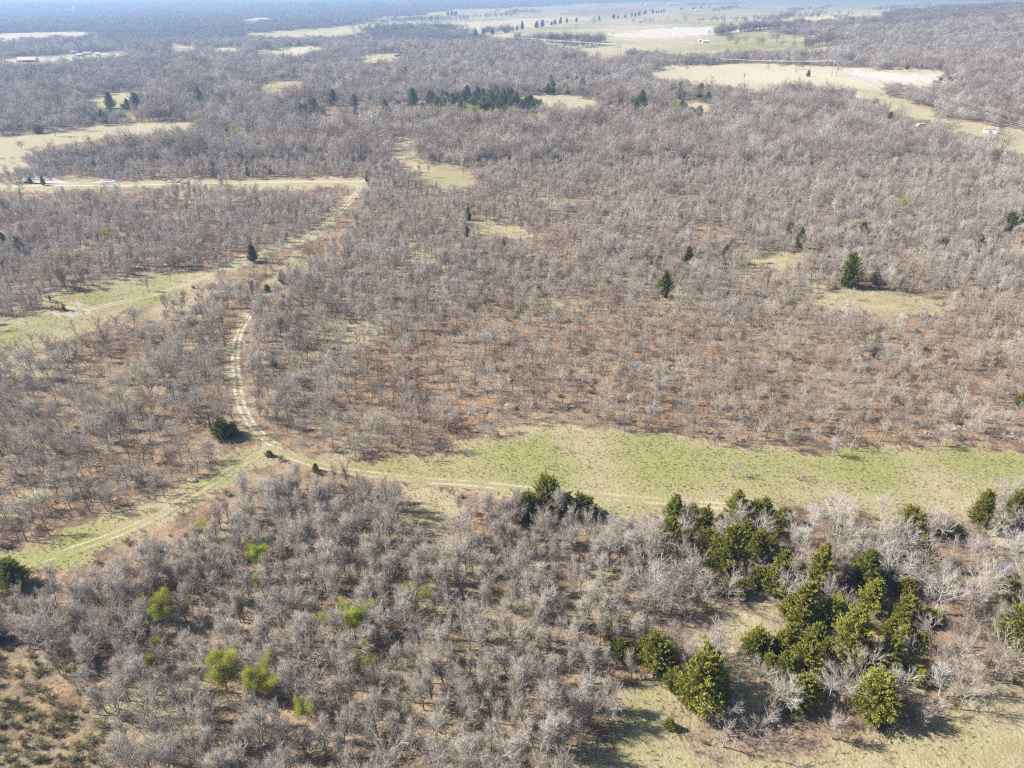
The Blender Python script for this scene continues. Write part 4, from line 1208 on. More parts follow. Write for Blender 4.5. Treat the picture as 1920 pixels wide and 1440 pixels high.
x, y = jitter(-460, 460, 42, 500, 3.3)
xl, yl = jitter(-140, 160, 42, 190, 2.85)            # the near wood stands closer
inl, inn = inside(Z_LOW, xl, yl), inside(Z_LOW, x, y)
x, y = np.r_[x[~inn], xl[inl]], np.r_[y[~inn], yl[inl]]
s = in_view(x, y)
x, y = x[s], y[s]
m, cid = base_masks(x, y)
names = np.array([c['name'] for c in CLEAR] + ["-"])[cid]
prob = np.ones(len(x))
prob *= np.clip(0.92 + 0.26 * sines(x, y, 42, 6, 51), 0.2, 1)
midz, leftz, lowz, grovez, spz, orz = [inside(z, x, y) for z in (Z_MID, Z_LEFT, Z_LOW, Z_GROVE, Z_SPARSE_TOP, Z_ORANGE)]
prob *= np.where(lowz, 1.0, 0.95)
prob[midz] *= 1.0
prob[orz] *= 0.9
prob[leftz] *= 0.9
prob[grovez] *= 0.95
prob[spz] *= 0.8
prob[(cid >= 0)] = 0
prob[np.isin(names, ['tan_glade', 'thin_glade', 'sandy_glade', 'track_glade', 'bare_strip', 'glade'])] = 0.13
prob[names == 'dry_clearing'] = 0.02
prob[names == 'meadow'] = 0.006
cb = base_masks(*behind_top(x, y, 4.5))[1]
prob[(cb >= 0) & (names != "brier_patch")] *= 0.15
for hh in (2.5, 6.5, 8.5):
    cb2 = np.array([c['name'] for c in CLEAR] + ['-'])[base_masks(*behind_top(x, y, hh))[1]]
    prob[np.isin(cb2, ['grassy_lane', 'brier_patch', 'orange_bank'])] *= 0.12
prob[names == "brier_patch"] = 0.03
prob[names == "well_glade"] = 0.012
prob[names == "shaded_clearing"] = 0.12
keep = (rng.uniform(0, 1, len(x)) < prob) & off_tracks(x, y, 2.9) & (clear_sight(x, y) | (rng.uniform(0, 1, len(x)) < 0.12)) & clear_of_taken(x, y)
x, y = x[keep], y[keep]
midz, leftz, lowz, grovez = midz[keep], leftz[keep], lowz[keep], grovez[keep]
n = len(x)
scl = rng.uniform(0.62, 1.08, n) * (1 + 0.13 * sines(x, y, 30, 5, 52))
scl[midz] *= 0.80
scl[leftz] *= 0.84
scl[lowz] *= 0.94
big = rng.uniform(0, 1, n) < 0.05
scl[big] *= 1.25
pick = rng.integers(0, 7, n)
pick[midz] = rng.choice([4, 6, 7, 8, 9, 7, 8, 9, 11], midz.sum())
pick[leftz] = rng.choice([3, 4, 5, 6, 7, 8, 9], leftz.sum())
pick[lowz] = rng.choice([0, 1, 2, 0, 1, 2, 3, 6], lowz.sum())
pick[grovez] = rng.choice([1, 3, 4, 5, 6, 8, 11], grovez.sum())
other = ~(midz | leftz | lowz | grovez)
pick[other] = rng.choice([4, 6, 7, 8, 9, 7, 9, 11, 0, 1, 3], other.sum())
scl[other] *= 0.86
tint = np.clip(0.52 + 0.17 * sines(x, y, 24, 6, 53) + rng.normal(0, 0.2, n), 0, 1)
tint[lowz] = np.clip(0.63 + (tint[lowz] - 0.52) * 0.55, 0, 1)
tint[grovez] = np.clip(tint[grovez] + 0.12, 0, 1)
tint[leftz] = np.clip(tint[leftz] - 0.08, 0, 1)
rot = rng.uniform(0, 6.283, n)
# the 300 that show largest stand as trees of their own
pxx, pyy, dep = project(x, y, height(x, y))
_, ptop, _ = project(x, y, height(x, y) + 6.5 * scl)
wpx = FPX / dep * 5.2 * scl
shown = (pxx > 4) & (pxx < 1916) & (ptop < 1415) & (ptop > 0)
size = np.where(shown, wpx * (wpx * 0.6 + np.abs(pyy - ptop)), 0)
own = np.argsort(-size)[:278]
own_items = []
for j in own:
    own_items.append(dict(j=int(j), px=float(pxx[j]), py=float((pyy[j] + ptop[j]) / 2), tint=float(tint[j]), s=float(scl[j]), pick=int(pick[j])))
def bare_phrase(it):
    tone = "silvery" if it['tint'] > .72 else "brownish" if it['tint'] < .36 else "grey"
    form = "spreading" if it['pick'] in (4, 5, 6, 3) else "thin" if it['pick'] > 6 else "upright"
    return "%s %s bare tree" % (tone, form)
LANDMARKS = LANDMARKS_NEAR
label_all(own_items, bare_phrase)
for it in own_items:
    j = it['j']
    place("bare_tree", BARE[pick[j]], float(x[j]), float(y[j]), float(scl[j]), float(rot[j]), float(tint[j]), it['label'], "tree", "bare trees of the near wood")
rest = np.ones(n, bool); rest[own] = False
scatter("woodland", "bare", x[rest], y[rest], rot[rest], scl[rest], pick[rest], tint[rest], "open wood of leafless grey trees over brown leaf litter", "wood")
print("bare trees", n)

# undergrowth: leafless brush and briers
x, y = jitter(-420, 420, 42, 470, 3.0, 0.6)
s = in_view(x, y, 0.78, 30)
x, y = x[s], y[s]
m, cid = base_masks(x, y)
names = np.array([c['name'] for c in CLEAR] + ["-"])[cid]
prob = np.clip(0.46 + 0.5 * sines(x, y, 22, 6, 61), 0.06, 0.95)
prob[cid >= 0] = np.clip(-0.16 + 0.14 * sines(x, y, 15, 6, 64), 0.004, 0.3)[cid >= 0]
prob[names == "brier_patch"] = 0.15
prob[names == "dry_clearing"] = 0.10
prob[inside(Z_GROVE, x, y) & (cid < 0)] = 0.85
prob[inside(Z_MID, x, y) & (cid < 0)] *= 1.3
keep = (rng.uniform(0, 1, len(x)) < prob) & off_tracks(x, y, 2.2)
x, y = x[keep], y[keep]
n = len(x)
scatter("undergrowth", "brush", x, y, rng.uniform(0, 6.28, n), rng.uniform(0.45, 1.25, n), rng.integers(0, 5, n), np.clip(rng.normal(0.5, 0.25, n), 0, 1),
        "low leafless brown brush under the bare trees", "brush")
Z_BRIER = poly([(-200,1160),(120,1080),(260,1040),(330,1000),(420,990),(430,1060),(330,1120),(250,1250),(230,1440),(200,1700),(-200,1700)])
x, y = jitter(-150, 150, 42, 260, 1.6, 0.6)
d_ = base_masks(x, y)
nm = np.array([c['name'] for c in CLEAR] + ["-"])[d_[1]]
pr = np.where(inside(Z_BRIER, x, y), np.clip(0.40 + 0.35 * sines(x, y, 13, 5, 62), 0, .9), 0.02)
pr = np.where(inside(Z_GROVE, x, y), 0.07, pr)
pr = np.where(nm == "brier_patch", np.clip(0.95 + 0.5 * sines(x, y, 8, 5, 63), 0.3, 1), pr)
pr = np.where(nm == "orange_bank", 0.08, pr)
pr = np.where((d_[1] >= 0) & (nm != "brier_patch"), 0, pr)
k = (rng.uniform(0, 1, len(x)) < pr) & in_view(x, y, .75, 50) & off_tracks(x, y, 2.4)
x, y = x[k], y[k]; n = len(x)
scatter("brier_undergrowth", "brier", x, y, rng.uniform(0, 6.28, n), rng.uniform(0.45, 1.0, n) * np.where(inside(CLEAR[5]['P'], x, y), 0.9, 1.0), rng.integers(0, 3, n), np.clip(rng.normal(0.5, 0.3, n), 0, 1),
        "tangled green brown briers in the lower left corner", "brush")

# grass tufts on the near clearings
x, y = jitter(-260, 260, 60, 330, 0.8, 0.6)
s = in_view(x, y, 0.76, 20)
x, y = x[s], y[s]
m, cid = base_masks(x, y)
g = m[:, 0]
prob = np.where(cid >= 0, 0.75 * g, np.clip(g - 0.12, 0, 1) * 0.5) * np.clip(0.7 + 0.5 * sines(x, y, 6, 6, 71), 0.1, 1) * np.clip(230 / np.hypot(x, y), 0.3, 1) ** 2
dtr = off_tracks(x, y, 1.9)
k = (rng.uniform(0, 1, len(x)) < prob) & dtr
x, y, mm_ = x[k], y[k], m[k]
n = len(x)
gt = np.clip(1.05 - 0.95 * mm_[:, 1] * (1 + 0.5 * sines(x, y, 12, 5, 72)) + rng.normal(0, 0.16, n), 0, 1)
scatter("grass", "tuft", x, y, rng.uniform(0, 6.28, n), rng.uniform(0.45, 1.1, n), rng.integers(0, 4, n), gt, "tufts of dry tan and fresh green grass", "grass")
print("tufts", n)

# far woods
x, y = jitter(-1500, 1500, 480, 1750, 5.4)
s = in_view(x, y, 0.80, 40)
x, y = x[s], y[s]
m, cid = base_masks(x, y)
def near_water(P, x, y, gap):
    return inside(P, x, y) | (seg_dist(np.vstack([P, P[:1]])[::4], x, y) < gap)
prob = np.clip(0.80 + 0.32 * sines(x, y, 60, 6, 81), 0.12, 1)
prob[cid >= 0] = 0.015
bx, by = behind_top(x, y, 8.5)
prob[base_masks(bx, by)[1] >= 0] *= 0.04
bx2, by2 = behind_top(x, y, 4.5)
prob[base_masks(bx2, by2)[1] >= 0] *= 0.04
for zz in (0, 1, 2):
    prob[inside(poly(CEDAR_ZONES[zz][0]), x, y)] *= 0.16
prob[near_water(POND, x, y, 3)] = 0
prob[near_water(POND, bx, by, 2) | near_water(POND, bx2, by2, 2)] *= 0.05
k = (rng.uniform(0, 1, len(x)) < prob) & off_tracks(x, y, 3.0) & (clear_sight(x, y) | (rng.uniform(0, 1, len(x)) < 0.08))
for tx, ty, tr in tk[tk[:, 1] > 450]:
    k &= np.hypot(x - tx, y - ty) > tr
x, y = x[k], y[k]; n = len(x)
scatter("far_woodland", "far_bare", x, y, rng.uniform(0, 6.28, n), np.clip(rng.lognormal(0.0, 0.24, n), 0.55, 1.9) * (1 + 0.15 * sines(x, y, 80, 5, 82)), rng.integers(0, 6, n),
        np.clip(0.45 + 0.2 * sines(x, y, 60, 6, 83) + rng.normal(0, 0.26, n), 0, 1), "grey leafless woods covering the land beyond the gravel road", "wood")
print("far trees", n)
pl_x, pl_y = [], []
for line, n_, wd in (([(960,80),(1010,79),(1060,80),(1125,80)], 45, 8), ([(700,64),(760,57),(800,56),(862,60)], 90, 30), ([(640,46),(760,42),(850,38)], 80, 40), ([(860,36),(940,32),(1012,24)], 45, 25),
                    ([(1340,68),(1370,61),(1400,59),(1422,56)], 45, 12), ([(1395,57),(1470,53),(1500,51)], 30, 12), ([(1440,49),(1470,35),(1490,19)], 40, 14), ([(1340,22),(1380,15)], 30, 20),
                    ([(1280,12),(1340,9),(1390,7)], 70, 40), ([(1490,26),(1560,12)], 20, 10), ([(1640,20),(1700,14),(1780,12)], 70, 30), ([(1500,92),(1540,84),(1560,80)], 14, 10), ([(1060,92),(1130,84)], 16, 8), ([(900,66),(960,60)], 18, 12),
                    ([(1400,84),(1440,76),(1520,88)], 7, 60), ([(1100,12),(1300,6)], 30, 120), ([(1380,40),(1560,30)], 24, 120), ([(1000,50),(1300,40)], 7, 120)):
    n_ = int(n_ * 2.6)
    L = smooth_line([G(*p) for p in line], 6)
    ii = rng.integers(0, len(L), n_)
    pl_x.append(L[ii, 0] + rng.normal(0, wd, n_)); pl_y.append(L[ii, 1] + rng.normal(0, wd, n_))
pl_x, pl_y = np.concatenate(pl_x), np.concatenate(pl_y)
k = ~near_water(LAKE, pl_x, pl_y, 6)
pl_x, pl_y = pl_x[k], pl_y[k]; n = len(pl_x)
scatter("pasture_woods", "far_bare", pl_x, pl_y, rng.uniform(0, 6.28, n), rng.uniform(1.2, 2.3, n), rng.integers(0, 6, n), np.clip(rng.normal(0.08, 0.12, n), 0, 1), "grey hedgerow trees and copses dotted over the far pastures", "wood")

def clump_band(name, r0, r1, step, sc, label, p_field):
    x, y = jitter(-r1, r1, r0 * 0.75, r1, step)
    d = np.hypot(x, y)
    s = in_view(x, y, 0.80, 100) & (y > r0) & (y <= r1)
    x, y = x[s], y[s]
    m, cid = base_masks(x, y)
    nz = sines(x, y, 420, 6, 91)
    prob = np.where(cid >= 0, np.where(nz > 1.35, p_field, 0), 1.0)
    bx, by = behind_top(x, y, 9.0 * sc)
    prob[base_masks(bx, by)[1] >= 0] *= 0.1
    prob[near_water(LAKE, x, y, 15) | near_water(LAKE, bx, by, 10)] = 0
    k = rng.uniform(0, 1, len(x)) < prob
    x, y = x[k], y[k]; n = len(x)
    print(name, n)
    scatter(name, "clump", x, y, rng.uniform(0, 6.28, n), sc * rng.uniform(0.85, 1.15, n), rng.integers(0, 4, n), np.clip(rng.normal(0.4, 0.12, n), 0, 1), label, "wood")
clump_band("distant_forest", 1750, 4600, 27, 1.0, "blue-grey distant woods between the pastures", 0.35)
clump_band("horizon_forest", 4600, 17000, 62, 2.0, "hazy blue woods along the horizon", 0.3)

# ------------------------------------------------------------------ fallen timber and sandstone ledges in the brown wood
def rock_mesh(seed):
    r = np.random.default_rng(seed)
    import bmesh
    bm = bmesh.new()
    bmesh.ops.create_icosphere(bm, subdivisions=2, radius=1.0)
    for v in bm.verts:
        c = np.array(v.co)
        f = 1 + 0.22 * math.sin(c[0] * 3 + seed) * math.cos(c[1] * 4 + seed * 2) + r.normal(0, 0.06)
        c = np.sign(c) * np.abs(c) ** 0.7 * f
        v.co = c
    me = bpy.data.meshes.new("rock")
    bm.to_mesh(me); bm.free()
    me.materials.append(M['stone'])
    return me
ROCKS = [rock_mesh(i) for i in range(5)]
rock_spots = [(905,772,1.5),(930,768,1.1),(958,764,1.8),(985,762,1.2),(1000,757,.9),(1062,766,1.3),(1075,762,.8),(880,776,.9),(1160,752,1.2),(1182,746,1.5),(1205,742,1.0),(955,712,1.4),(972,706,1.0),
              (1620,650,1.2),(1640,655,.9),(1300,610,1.0),(1325,606,1.3),(1770,806,1.4),(1790,803,1.8),(1740,812,.9),(278,902,1.6),(360,902,1.3),(312,338,2.2),(322,341,2.6),(332,342,2.0),(345,345,1.6),(1192,770,1.0),(1030,772,.7)]
rock_items = []
for i, (px, py, sz) in enumerate(rock_spots):
    gx, gy = G(px, py)
    rock_items.append(dict(px=px, py=py, x=gx, y=gy, s=sz))
LANDMARKS = LANDMARKS_NEAR + mid_marks + [(950, 768, "the rock ledge above the meadow"), (1182, 748, "the white snag in the brown wood"), (1780, 803, "the rocky bank at the right meadow edge"), (322, 340, "the rock heap by the road")]
label_all(rock_items, lambda it: "%s sandstone block" % ("large" if it['s'] > 1.25 else "small"))
rr_ = random.Random(9)
for i, it in enumerate(rock_items):
    o = put("rock", ROCKS[i % 5], None, (it['x'], it['y'], float(height(it['x'], it['y'])) + 0.1 * it['s']), rr_.uniform(0, 6.28))
    o.scale = (it['s'], it['s'] * rr_.uniform(.5, .8), it['s'] * rr_.uniform(.3, .45))
    tag(o, it['label'], "rock", "sandstone blocks in the wood")
FALLEN = [(955,708,8,"fallen dark tree above the rock ledge"),(600,770,8,"fallen dark limbs beside the rutted track"),(230,800,11,"fallen trunk in the left wood"),(1785,806,8,"uprooted tree on the right meadow edge"),
          (905,765,11,"dark fallen limbs on the rock ledge"),(1190,745,8,"fallen crown beside the white snag"),(655,835,8,"fallen dark crown at the lower edge of the brown wood"),(345,735,8,"dark fallen crown above the large oak"),
          (1690,660,11,"pale fallen trunk in the right of the brown wood")]
for i, (px, py, pi, lab) in enumerate(FALLEN):
    gx, gy = G(px, py)
    root = place("bare_tree", BARE[pi], gx, gy, 0.8, 0, 0.0 if i != 8 else 0.8, lab, "fallen tree", "fallen trees in the wood", name="fallen_tree")
    root.rotation_euler = (math.radians(80), 0, i * 1.9)
    root.location.z += 0.5

# ------------------------------------------------------------------ pumpjack on its pad
M['tan_paint'] = plain("weathered_tan_paint", (0.55, 0.33, 0.17), 0.6, 0, 0.2, 2)
M['white_paint'] = plain("white_paint", (0.78, 0.76, 0.72), 0.6, 0, 0.06, 2)
M['black_steel'] = plain("black_steel", (0.05, 0.05, 0.055), 0.5, 0.3, 0.2, 3)
M['rust'] = plain("rusty_steel", (0.28, 0.13, 0.07), 0.8, 0.1, 0.25, 3)
M['red_roof'] = plain("red_metal_roof", (0.55, 0.36, 0.33), 0.45, 0.1, 0.1, 0.4)
M['pink_roof'] = plain("faded_red_roof", (0.58, 0.40, 0.37), 0.5, 0.1, 0.1, 0.4)
M['grey_metal'] = plain("grey_metal", (0.45, 0.47, 0.50), 0.4, 0.3, 0.1, 0.5)
M['cream_wall'] = plain("cream_siding", (0.70, 0.66, 0.58), 0.7, 0, 0.06, 0.5)
M['red_wall'] = plain("barn_red_siding", (0.45, 0.07, 0.06), 0.7, 0, 0.12, 0.6)
M['bay_shade'] = plain("painted_bay_shade", (0.03, 0.03, 0.035), 0.8, 0, 0.1, 1)  # near-black colour standing for the shade inside open bays
M['window_glass'] = plain("window_glass", (0.04, 0.05, 0.06), 0.1, 0, 0.1, 1)
M['conductor'] = plain("aluminium_conductor", (0.72, 0.72, 0.70), 0.35, 0.4, 0.04, 1)
M['weathered_pole'] = plain("weathered_wood_pole", (0.40, 0.36, 0.31), 0.8, 0, 0.15, 1)
M['pylon_steel'] = plain("weathered_pylon_steel", (0.40, 0.42, 0.46), 0.5, 0.2, 0.1, 1)
M['tyre'] = plain("tyre_rubber", (0.03, 0.03, 0.03), 0.9, 0, 0.1, 3)

gx, gy = G(112, 581)
pj = thing("pumpjack", "tan and black oil pumpjack on the bare pad in the green glade", "pumpjack", (gx, gy, float(height(gx, gy)) + 0.03), math.radians(-18))
b = MB(); b.box((-2.9, -0.75, 0), (2.7, -0.5, 0.28)); b.box((-2.9, 0.5, 0), (2.7, 0.75, 0.28))
for i in range(5): b.box((-2.8 + i * 1.3, -0.5, 0.02), (-2.55 + i * 1.3, 0.5, 0.24))
put("skid", b.mesh("skid", [M['rust']]), pj)
b = MB()
for sgn in (-1, 1):
    b.bar((-1.3, sgn * 0.65, 0.28), (-0.55, sgn * 0.12, 3.3), 0.09); b.bar((0.5, sgn * 0.65, 0.28), (-0.55, sgn * 0.12, 3.3), 0.09)
b.bar((-0.95, -0.4, 1.7), (-0.95, 0.4, 1.7), 0.05); b.bar((0.0, -0.38, 1.75), (0.0, 0.38, 1.75), 0.05)
put("samson_post", b.mesh("samson_post", [M['tan_paint']]), pj)
rotb = Matrix.Rotation(math.radians(10), 3, 'Y').to_quaternion()
b = MB(); b.box((-2.3, -0.14, -0.22), (2.3, 0.14, 0.22), rotb, (-0.55, 0, 3.55)); b.box((-2.2, -0.24, 0.2), (2.2, 0.24, 0.27), rotb, (-0.55, 0, 3.55))
put("walking_beam", b.mesh("walking_beam", [M['tan_paint']]), pj)
b = MB()                                            # curved horse head from stacked wedge pieces
cx_, cz_ = -2.75, 3.95
for i in range(9):
    a0 = math.radians(118 + i * 14); a1 = math.radians(118 + (i + 1) * 14)
    p0 = (cx_ + 0.1 + math.cos(a0) * 0.75, cz_ + math.sin(a0) * 1.0); p1 = (cx_ + 0.1 + math.cos(a1) * 0.75, cz_ + math.sin(a1) * 1.0)
    V = [(cx_ + 0.15, sgn * 0.2, cz_) for sgn in (-1, 1)] + [(p0[0], sgn * 0.2, p0[1]) for sgn in (-1, 1)] + [(p1[0], sgn * 0.2, p1[1]) for sgn in (-1, 1)]
    b.add(V, [(0, 2, 4), (1, 5, 3), (2, 3, 5), (2, 5, 4), (0, 1, 3), (0, 3, 2), (0, 4, 5), (0, 5, 1)])
put("horse_head", b.mesh("horse_head", [M['black_steel']]), pj)
b = MB()
for sgn in (-1, 1):
    b.bar((1.55, sgn * 0.5, 3.15), (1.75, sgn * 0.62, 1.5), 0.06)
b.bar((1.55, -0.55, 3.15), (1.55, 0.55, 3.15), 0.09)
put("pitman_arms", b.mesh("pitman_arms", [M['white_paint']]), pj)
for sgn in (-1, 1):
    b = MB()
    pts = []
    for i in range(10):
        a0 = math.radians(-70 + i * 14 + 90)
        pts.append((1.45 + math.cos(a0) * 1.15, 1.25 + math.sin(a0) * 0.95))
    pts += [(1.25, 1.05), (1.65, 1.05)]
    nn = len(pts)
    y0_, y1_ = sgn * 0.62, sgn * 0.82
    V = [(p[0], y0_, p[1]) for p in pts] + [(p[0], y1_, p[1]) for p in pts] + [(1.45, y0_, 1.5), (1.45, y1_, 1.5)]
    T = []
    for i in range(nn):
        j = (i + 1) % nn
        T += [(i, j, 2 * nn), (nn + j, nn + i, 2 * nn + 1), (i, nn + i, nn + j), (i, nn + j, j)]
    b.add(V, T)
    put("counterweight", b.mesh("counterweight", [M['tan_paint']]), pj)
b = MB(); b.box((1.0, -0.42, 0.28), (1.95, 0.42, 1.45)); b.bar((1.45, -0.7, 1.25), (1.45, 0.7, 1.25), 0.12)
put("gearbox", b.mesh("gearbox", [M['rust']]), pj)
b = MB(); b.box((2.1, -0.35, 0.28), (2.65, 0.35, 0.85)); b.bar((2.2, -0.55, 0.75), (2.2, 0.55, 0.75), 0.3, 12)
put("engine", b.mesh("engine", [M['black_steel']]), pj)
b = MB(); b.bar((-3.5, 0, 0), (-3.5, 0, 1.2), 0.14, 8); b.bar((-3.9, 0, 0.7), (-3.0, 0, 0.7), 0.09, 8); b.bar((-3.5, 0, 1.2), (-3.48, 0, 3.1), 0.025)
put("wellhead", b.mesh("wellhead", [M['black_steel']]), pj)

# ------------------------------------------------------------------ farm buildings
def gable(name, label, cat, px, py, L, W, hw, hr, rotz, wall, roof, group=None, windows=3, door=True, bay=None, eave=0.5):
    gx, gy = G(px, py)
    t = thing(name, label, cat, (gx, gy, float(height(gx, gy))), rotz, group)
    b = MB()
    b.box((-L / 2, -W / 2, -0.5), (L / 2, W / 2, hw))
    for sgn in (-1, 1):
        X = sgn * L / 2
        b.add([(X, -W / 2, hw), (X, W / 2, hw), (X, 0, hw + hr), (X - sgn * .2, -W / 2, hw), (X - sgn * .2, W / 2, hw), (X - sgn * .2, 0, hw + hr)],
              [(0, 1, 2), (5, 4, 3), (0, 2, 5), (0, 5, 3), (1, 4, 5), (1, 5, 2)])
    put("wall", b.mesh("wall", [wall]), t)
    b = MB()
    k = hr / (W / 2)
    for sgn in (-1, 1):
        y1 = sgn * (W / 2 + eave)
        z1 = hw - eave * k + 0.05
        z0 = hw + hr + 0.05
        V = [(-L / 2 - eave, 0, z0), (L / 2 + eave, 0, z0), (L / 2 + eave, y1, z1), (-L / 2 - eave, y1, z1)]
        V += [(v[0], v[1], v[2] + 0.16) for v in V]
        b.add(V, [(0, 1, 2), (0, 2, 3), (4, 6, 5), (4, 7, 6), (0, 4, 5), (0, 5, 1), (1, 5, 6), (1, 6, 2), (2, 6, 7), (2, 7, 3), (3, 7, 4), (3, 4, 0)])
    put("roof", b.mesh("roof", [roof]), t)
    fr = -W / 2
    if door:
        put("door", MB().box((-L * 0.06 - 0.5, fr - 0.06, 0), (-L * 0.06 + 0.5, fr + 0.02, min(2.1, hw - .2))).mesh("door", [M['grey_metal']]), t)
    for i in range(windows):
        xx = -L / 2 + L * (i + 0.7) / (windows + 0.4)
        wn_ = put("window", MB().box((xx - 0.7, fr - 0.07, 1.0), (xx + 0.7, fr + 0.02, min(2.2, hw - .3))).mesh("window", [M['white_paint']]), t)
        put("pane", MB().box((xx - 0.58, fr - 0.1, 1.1), (xx + 0.58, fr - 0.06, min(2.1, hw - .4))).mesh("pane", [M['window_glass']]), wn_)
    if bay:  # flat dark panel on the closed wall, painted shade of an opening
        side, w0, w1, h = bay
        if side == 'front':
            put("shade_panel", MB().box((w0, fr - 0.08, 0), (w1, fr + 0.03, h)).mesh("shade_panel", [M['bay_shade']]), t)
        else:
            put("shade_panel", MB().box((L / 2 - 0.03, w0, 0), (L / 2 + 0.08, w1, h)).mesh("shade_panel", [M['bay_shade']]), t)
    return t

FARM = "farm buildings beyond the left wood"
gable("farmhouse", "long low farmhouse with a faded red roof and dark porch", "house", 53, 116, 29, 12, 3.2, 4.2, 0.06, M['cream_wall'], M['pink_roof'], FARM, 4, True, ('front', -6, 13, 2.5))
gable("farmhouse", "small house with a dull red roof at the back of the yard", "house", 141, 101, 15, 9, 3.2, 3.0, 0.2, M['cream_wall'], M['pink_roof'], FARM, 3)
gable("shed", "grey metal shed in front of the small red roofed house", "shed", 151, 106, 13, 8, 3.2, 1.8, -0.25, M['grey_metal'], M['grey_metal'], FARM, 1, True, ('front', 1, 5, 2.8))
gable("shed", "white walled shed with a pinkish roof in the row of sheds", "shed", 165, 103, 12, 8, 3.5, 2.0, 0.15, M['white_paint'], M['pink_roof'], FARM, 1)
gable("shed", "small white shed standing apart at the right end of the yard", "shed", 184, 104, 7, 6, 3.4, 1.6, 0.3, M['white_paint'], M['cream_wall'], FARM, 1)
gable("barn", "small red barn with a grey roof in a tan field", "barn", 746, 106, 11, 7, 3.2, 1.8, 0.1, M['red_wall'], M['grey_metal'], None, 1, True, ('front', 2.2, 5, 2.8))
gable("shed", "white shed with a red roof and open end under the power line", "shed", 1856, 249, 9.5, 6.0, 3.2, 1.5, -0.5, M['white_paint'], M['red_roof'], None, 1, True, ('end', -2.2, 2.2, 2.6), 0.25)
HZN = "farmsteads far out in the pastures"
gable("farmhouse", "white farmhouse in front of the cedars on the far hedge line", "house", 1307, 21, 26, 16, 6, 6, 0.1, M['white_paint'], M['cream_wall'], HZN, 3)
gable("barn", "long pale barn at the far edge of the plain", "barn", 1216, 9, 60, 25, 7, 5, 0.05, M['cream_wall'], M['white_paint'], HZN, 4)
gable("barn", "long white barn right of the pale barn on the plain", "barn", 1262, 9, 110, 25, 8, 5, 0.02, M['white_paint'], M['cream_wall'], HZN, 6)
gable("barn", "white barn on the rise left of the hedge", "barn", 931, 20, 40, 20, 7, 5, 0.2, M['white_paint'], M['grey_metal'], HZN, 3)
gable("shed", "low white shed in the pasture beyond the winding road", "shed", 1322, 80, 12, 6, 3, 1.2, 0.1, M['white_paint'], M['white_paint'], None, 2)
gable("shed", "tiny white shed beside the lake road", "shed", 1312, 78, 6, 5, 3.5, 1.2, 0.1, M['white_paint'], M['cream_wall'], None, 1)

def side_profile(pts, y0, y1, name, mat):
    n = len(pts)
    c = np.mean(pts, 0)
    V = [(p[0], y0, p[1]) for p in pts] + [(p[0], y1, p[1]) for p in pts] + [(c[0], y0, c[1]), (c[0], y1, c[1])]
    T = []
    for i in range(n):
        j = (i + 1) % n
        T += [(i, j, 2 * n), (n + j, n + i, 2 * n + 1), (i, n + i, n + j), (i, n + j, j)]
    return MB().add(V, T).mesh(name, [mat])
gx, gy = G(1726, 238)
cp = thing("camper_trailer", "white camper trailer among the bare trees near the power line", "trailer", (gx, gy, float(height(gx, gy))), 0.15)
put("body", side_profile([(-3.2, 0.6), (3.0, 0.6), (3.3, 1.2), (3.0, 2.9), (-2.8, 3.0), (-3.3, 2.2)], -1.2, 1.2, "body", M['white_paint']), cp)
for xx in (-1.9, 0.4):
    put("window", MB().box((xx, -1.24, 1.6), (xx + 1.3, -1.18, 2.3)).mesh("window", [M['window_glass']]), cp)
put("door", MB().box((2.0, -1.24, 0.75), (2.7, -1.18, 2.6)).mesh("door", [M['grey_metal']]), cp)
for yy in (-1.15, 1.15):
    put("wheel", MB().bar((-0.3, yy - 0.12, 0.36), (-0.3, yy + 0.12, 0.36), 0.36, 12).mesh("wheel", [M['tyre']]), cp)
put("hitch", MB().bar((3.0, 0, 0.6), (4.4, 0, 0.5), 0.06).mesh("hitch", [M['black_steel']]), cp)
for i, (px, py, mat, rz, lab) in enumerate([(113, 110, 'white_paint', 0.3, "white pickup parked in the farm yard"), (120, 112, 'black_steel', -0.5, "dark pickup parked in the farm yard"), (128, 113, 'grey_metal', 0.9, "grey pickup at the near edge of the farm yard")]):
    gx, gy = G(px, py)
    tr = thing("pickup_truck", lab, "truck", (gx, gy, float(height(gx, gy))), rz, "vehicles in the farm yard")
    put("body", side_profile([(-2.7, 0.5), (2.7, 0.5), (2.7, 1.05), (1.2, 1.15), (0.7, 1.85), (-0.7, 1.85), (-0.9, 1.15), (-2.7, 1.15)], -0.95, 0.95, "body", M[mat]), tr)
    put("window", MB().box((-0.6, -0.98, 1.2), (0.7, 0.98, 1.7)).mesh("window", [M['window_glass']]), tr)
    for xx in (-1.7, 1.7):
        for yy in (-0.9, 0.9):
            put("wheel", MB().bar((xx, yy - 0.12, 0.38), (xx, yy + 0.12, 0.38), 0.38, 10).mesh("wheel", [M['tyre']]), tr)

# spoil heaps at the end of the gravel pad
for i, (px, py, s_) in enumerate([(1768, 148, 7.5), (1776, 150, 6.0), (1757, 150, 5.0)]):
    gx, gy = G(px, py)
    o = put("spoil_heap", rock_mesh(40 + i), None, (gx, gy, float(height(gx, gy))), i * 1.1)
    o.scale = (s_, s_ * 0.7, s_ * 0.75)
    tag(o, ["tallest pale spoil heap at the end of the gravel pad", "pale spoil heap against the wood beside the gravel pad", "smallest spoil heap on the gravel pad"][i], "heap", "spoil heaps on the gravel pad")

